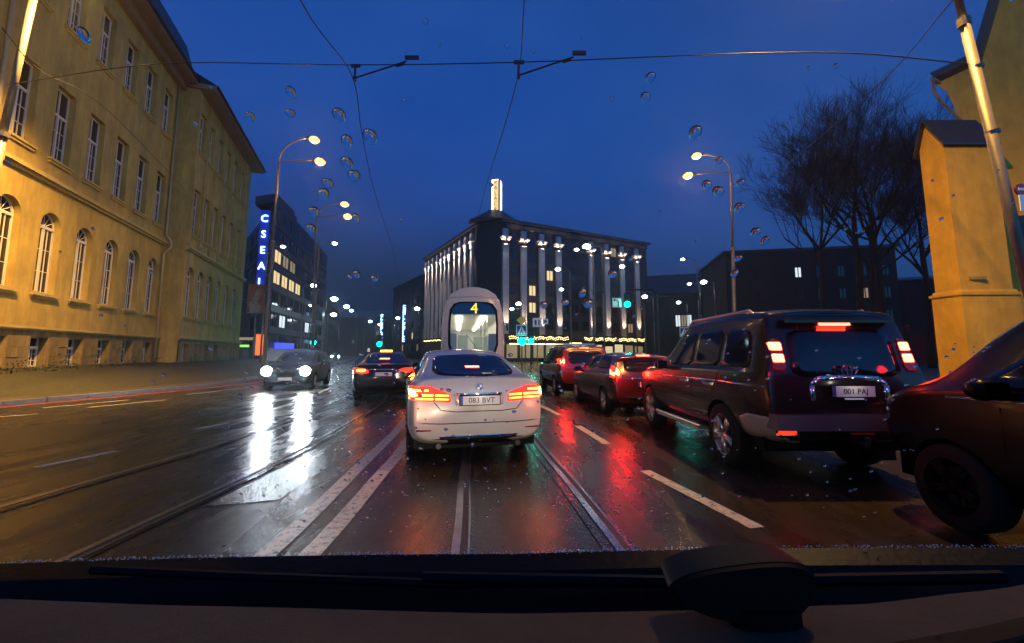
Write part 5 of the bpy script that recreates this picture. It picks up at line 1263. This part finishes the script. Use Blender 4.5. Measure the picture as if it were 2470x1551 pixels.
for s in (-1, 1):
    h_ = patch('headlamp', bv, [(s * .86, .94), (s * .50, .86), (s * .52, .74), (s * .86, .78)], 'chrome', side, 'front', .01, 1)
    patch('fog_lamp', bv, [(s * .74, .56), (s * .54, .56), (s * .54, .50), (s * .74, .50)], 'tail_dim', side, 'front', .01, 0, rings=2)
patch('grille', bv, [(-.42, .86), (.42, .86), (.38, .60), (-.38, .60)], 'chrome', side, 'front', .008, 1)
for y in (1.35, 2.35): obj('door_handle', MB().box(-.96, -.925, y, y + .2, .95, .98), 'chrome', side)
add_wheels(side, .93, (.95, 3.95), .34)
for o in list(C.objects):
    if o.name.startswith('rim') and o.parent and o.parent.parent == side:
        o.data = o.data.copy(); o.data.materials[0] = M['black']; mirrors(side, .93, 3.5, 1.16, P_blk); underbody(side, .93, 4.75, .33)

# ================================================================ THE CAMERA CAR: dashboard, cowl, wiper, phone holder
own = thing('own_car_front', 'brown dashboard and black wet cowl of the car the picture is taken from', 'dashboard', (0, 0, 0))
cw = MB(); nx = 60
def crest(x): return 1.053 + (.03 * x if x > 0 else 0)
rows = [(.90, -.10), (.885, -.02), (.86, 0), (.82, -.012), (.78, -.05), (.70, -.14), (.60, -.16)]
for i in range(nx):
    xa, xb = -1.5 + 3 * i / nx, -1.5 + 3 * (i + 1) / nx
    def c_(x, r): return (x, r[0] - .045 * x * x, crest(x) + r[1])
    for a, b in zip(rows[:-1], rows[1:]): cw.face([c_(xa, a), c_(xb, a), c_(xb, b), c_(xa, b)])
obj('cowl', cw, 'frit', own, smooth=True)
DT = [(-1.2, 1.118), (-.72, 1.113), (-.40, 1.103), (0, 1.094), (.25, 1.098), (.45, 1.105), (.62, 1.122), (.76, 1.145), (1.2, 1.2)]
def dz(x):
    for (a, za), (b, zb) in zip(DT[:-1], DT[1:]):
        if a <= x <= b: t = (x - a) / (b - a); t = t * t * (3 - 2 * t) * .5 + t * .5; return za + (zb - za) * t
    return 1.1
ds = MB()
for i in range(nx):
    xa, xb = -1.15 + 2.3 * i / nx, -1.15 + 2.3 * (i + 1) / nx
    for (y0, z0_), (y1, z1_) in (((.63, -.05), (.615, -.012)), ((.615, -.012), (.60, 0)), ((.60, 0), (.45, .018)), ((.45, .018), (.3, .01)), ((.3, .01), (.24, -.12))):
        ds.face([(xa, y0, dz(xa) + z0_), (xb, y0, dz(xb) + z0_), (xb, y1, dz(xb) + z1_), (xa, y1, dz(xa) + z1_)])
obj('dashboard', ds, 'dash', own, smooth=True)
obj('vent_slot', MB().prism([(.40, .33), (.52, .345), (.60, .355), (.58, .33), (.50, .312), (.41, .305)], lambda p: (p[0], p[1] + .17, dz(p[0]) + .016), lambda p: (p[0], p[1] + .17, dz(p[0]) - .02)), 'black', own)
# beads of rain lying on the cowl
bd = MB(); rr = random.Random(8)
for k in range(1500):
    x = rr.uniform(-.95, 1.0); d = min(abs(rr.gauss(0, .018)), .05); y_ = .872 - d; r_ = rr.uniform(.0006, .0016)
    bd.sphere((x, y_ - .045 * x * x, crest(x) - .004 - max(0, d - .012) * .5 + r_ * .3 + .003), r_, 6, 4)
o = obj('rain_beads', bd, 'bead', None, smooth=True); tag(o, 'tiny rain beads scattered over the black cowl', 'raindrops', kind='stuff')
wp = thing('wiper', 'black windscreen wiper lying along the bottom of the windscreen', 'wiper', (0, 0, 0))
obj('blade', MB().tube([(-.68, .74, 1.082), (-.45, .76, 1.062), (-.1, .77, 1.045), (.30, .77, 1.05)], .007, 6), 'black', wp)
obj('wiper_arm', MB().tube([(.75, .70, 1.09), (.3, .745, 1.06), (-.15, .77, 1.056)], .009, 6), 'black', wp)
hl = thing('phone_holder', 'black phone holder standing on the dashboard, right of the middle', 'phone holder', (.295, .56, 1.115))
pl_ = MB(); ho = chaikin([(-.115, .0), (-.085, .022), (0, .034), (.055, .035), (.075, .022), (.07, -.01), (.04, -.035), (-.05, -.035)], 3)
pl_.prism(ho, lambda p: (p[0], -.004, p[1] + .028), lambda p: (p[0] * .92, .05, p[1] * .92 + .03))
pl_.prism([(a * .93, b * .9) for a, b in ho], lambda p: (p[0], -.010, p[1] + .028), lambda p: (p[0] * 1.06, -.004, p[1] * 1.08 + .028))
obj('clamp_plate', pl_, 'black', hl)
obj('neck', MB().prism(chaikin([(-.03, -.02), (.055, -.02), (.055, .035), (-.03, .035)], 2), lambda p: (p[0], p[1], .01), lambda p: (p[0] * 1.15, p[1], -.12)), 'black', hl)
obj('foot', MB().tube([(0, .0, -.035), (0, .0, -.02)], .065, 20), 'black', hl)

# ================================================================ RAIN DROPS ON THE WINDSCREEN
def gp(x, z): return Vector((x, .95 - .75 * (z - 1.0), z))
gn = Vector((0, .8, .6)); ga_ = Vector((1, 0, 0)); gb_ = Vector((0, -.6, .8))
dr_ = MB(); rr = random.Random(21)
def drop(x, z, r, el=1.0):
    c = gp(x, z); n = 10 if r < .004 else 16; ph = rr.uniform(0, 6); b = len(dr_.v); pr_ = [(1.0, 0), (.97, .12), (.82, .30), (.55, .44), (.25, .50)]
    for (q, h_) in pr_:
        for k in range(n):
            a = 2 * PI * k / n; w_ = 1 + .10 * math.sin(2 * a + ph) + .05 * math.sin(3 * a)
            dr_.v.append(tuple(c + ga_ * (r * q * w_ * math.cos(a)) + gb_ * (r * el * q * w_ * math.sin(a)) + gn * (r * h_)))
    dr_.v.append(tuple(c + gn * r * .52)); dr_.v.append(tuple(c))
    for i in range(len(pr_) - 1):
        for k in range(n): dr_.f.append((b + i * n + k, b + i * n + (k + 1) % n, b + (i + 1) * n + (k + 1) % n, b + (i + 1) * n + k))
    t_ = len(dr_.v)
    for k in range(n):
        dr_.f.append((b + (len(pr_) - 1) * n + k, b + (len(pr_) - 1) * n + (k + 1) % n, t_ - 2)); dr_.f.append((b + (k + 1) % n, b + k, t_ - 1))
BIG = [(-.186, 1.684, 9), (-.156, 1.667, 9), (-.183, 1.663, 8), (-.187, 1.644, 8), (-.182, 1.633, 8), (-.214, 1.626, 8), (-.222, 1.616, 8), (-.238, 1.599, 7), (-.247, 1.582, 7), (-.189, 1.592, 6), (-.232, 1.702, 6), (-.238, 1.686, 6), (.143, 1.713, 6), (.141, 1.698, 6), (.201, 1.67, 9), (.234, 1.646, 6), (.227, 1.624, 7), (.242, 1.618, 8), (.265, 1.626, 6), (.272, 1.603, 7), (.3, 1.578, 7), (.315, 1.569, 6), (-.212, 1.529, 4), (-.202, 1.532, 6), (-.18, 1.527, 6), (.043, 1.495, 6), (.094, 1.51, 7), (.072, 1.498, 6), (.131, 1.532, 7), (.103, 1.497, 8), (.288, 1.55, 6), (.289, 1.533, 6), (-.282, 1.683, 6), (-.424, 1.743, 7)]
for x, z, q in BIG: drop(x, z, q * .00086, rr.uniform(.95, 1.25))
for k in range(240): drop(rr.gauss(-.27, .12), rr.uniform(1.08, 1.44), rr.uniform(.0010, .0036))
for k in range(130): drop(rr.uniform(-.1, .7), rr.uniform(1.12, 1.45), rr.uniform(.0012, .0034))
for k in range(60): drop(rr.uniform(-.6, .7), rr.uniform(1.4, 1.8), rr.uniform(.0012, .003))
o = obj('raindrops', dr_, 'water', None, smooth=True); tag(o, 'clear raindrops stuck to the windscreen glass', 'raindrops', kind='stuff')

# ================================================================ HAZE ADDED FOR THE LAMP HALOS
HAZE = .0013
hm = bpy.data.materials.new('halo_haze'); hm.use_nodes = True; t_ = hm.node_tree; t_.nodes.clear()
o_ = t_.nodes.new('ShaderNodeOutputMaterial'); v_ = t_.nodes.new('ShaderNodeVolumePrincipled'); v_.inputs['Color'].default_value = (.9, .93, 1, 1)
v_.inputs['Density'].default_value = HAZE; v_.inputs['Anisotropy'].default_value = .82; t_.links.new(v_.outputs[0], o_.inputs['Volume'])
if HAZE:
    o = obj('haze', MB().box(-130, 130, -14, 235, -1.06, 36), None); o.data.materials.append(hm); o['kind'] = 'stuff'; o['label'] = 'thin haze added for the halos around the street lamps'


# head lamps of the camera car, below the picture, lighting the car in front
for sx in (-.62, .62):
    o = obj('headlamp', MB().sphere((0, 0, 0), .09, 12, 8), 'chrome', own, (sx, 1.0, .62), smooth=True)
    light('dipped_beam', 'SPOT', (sx, 1.12, .62), 250, (1, .80, .52), own, .07, 80, 1.0, aim=(-.04, 1, -.03))
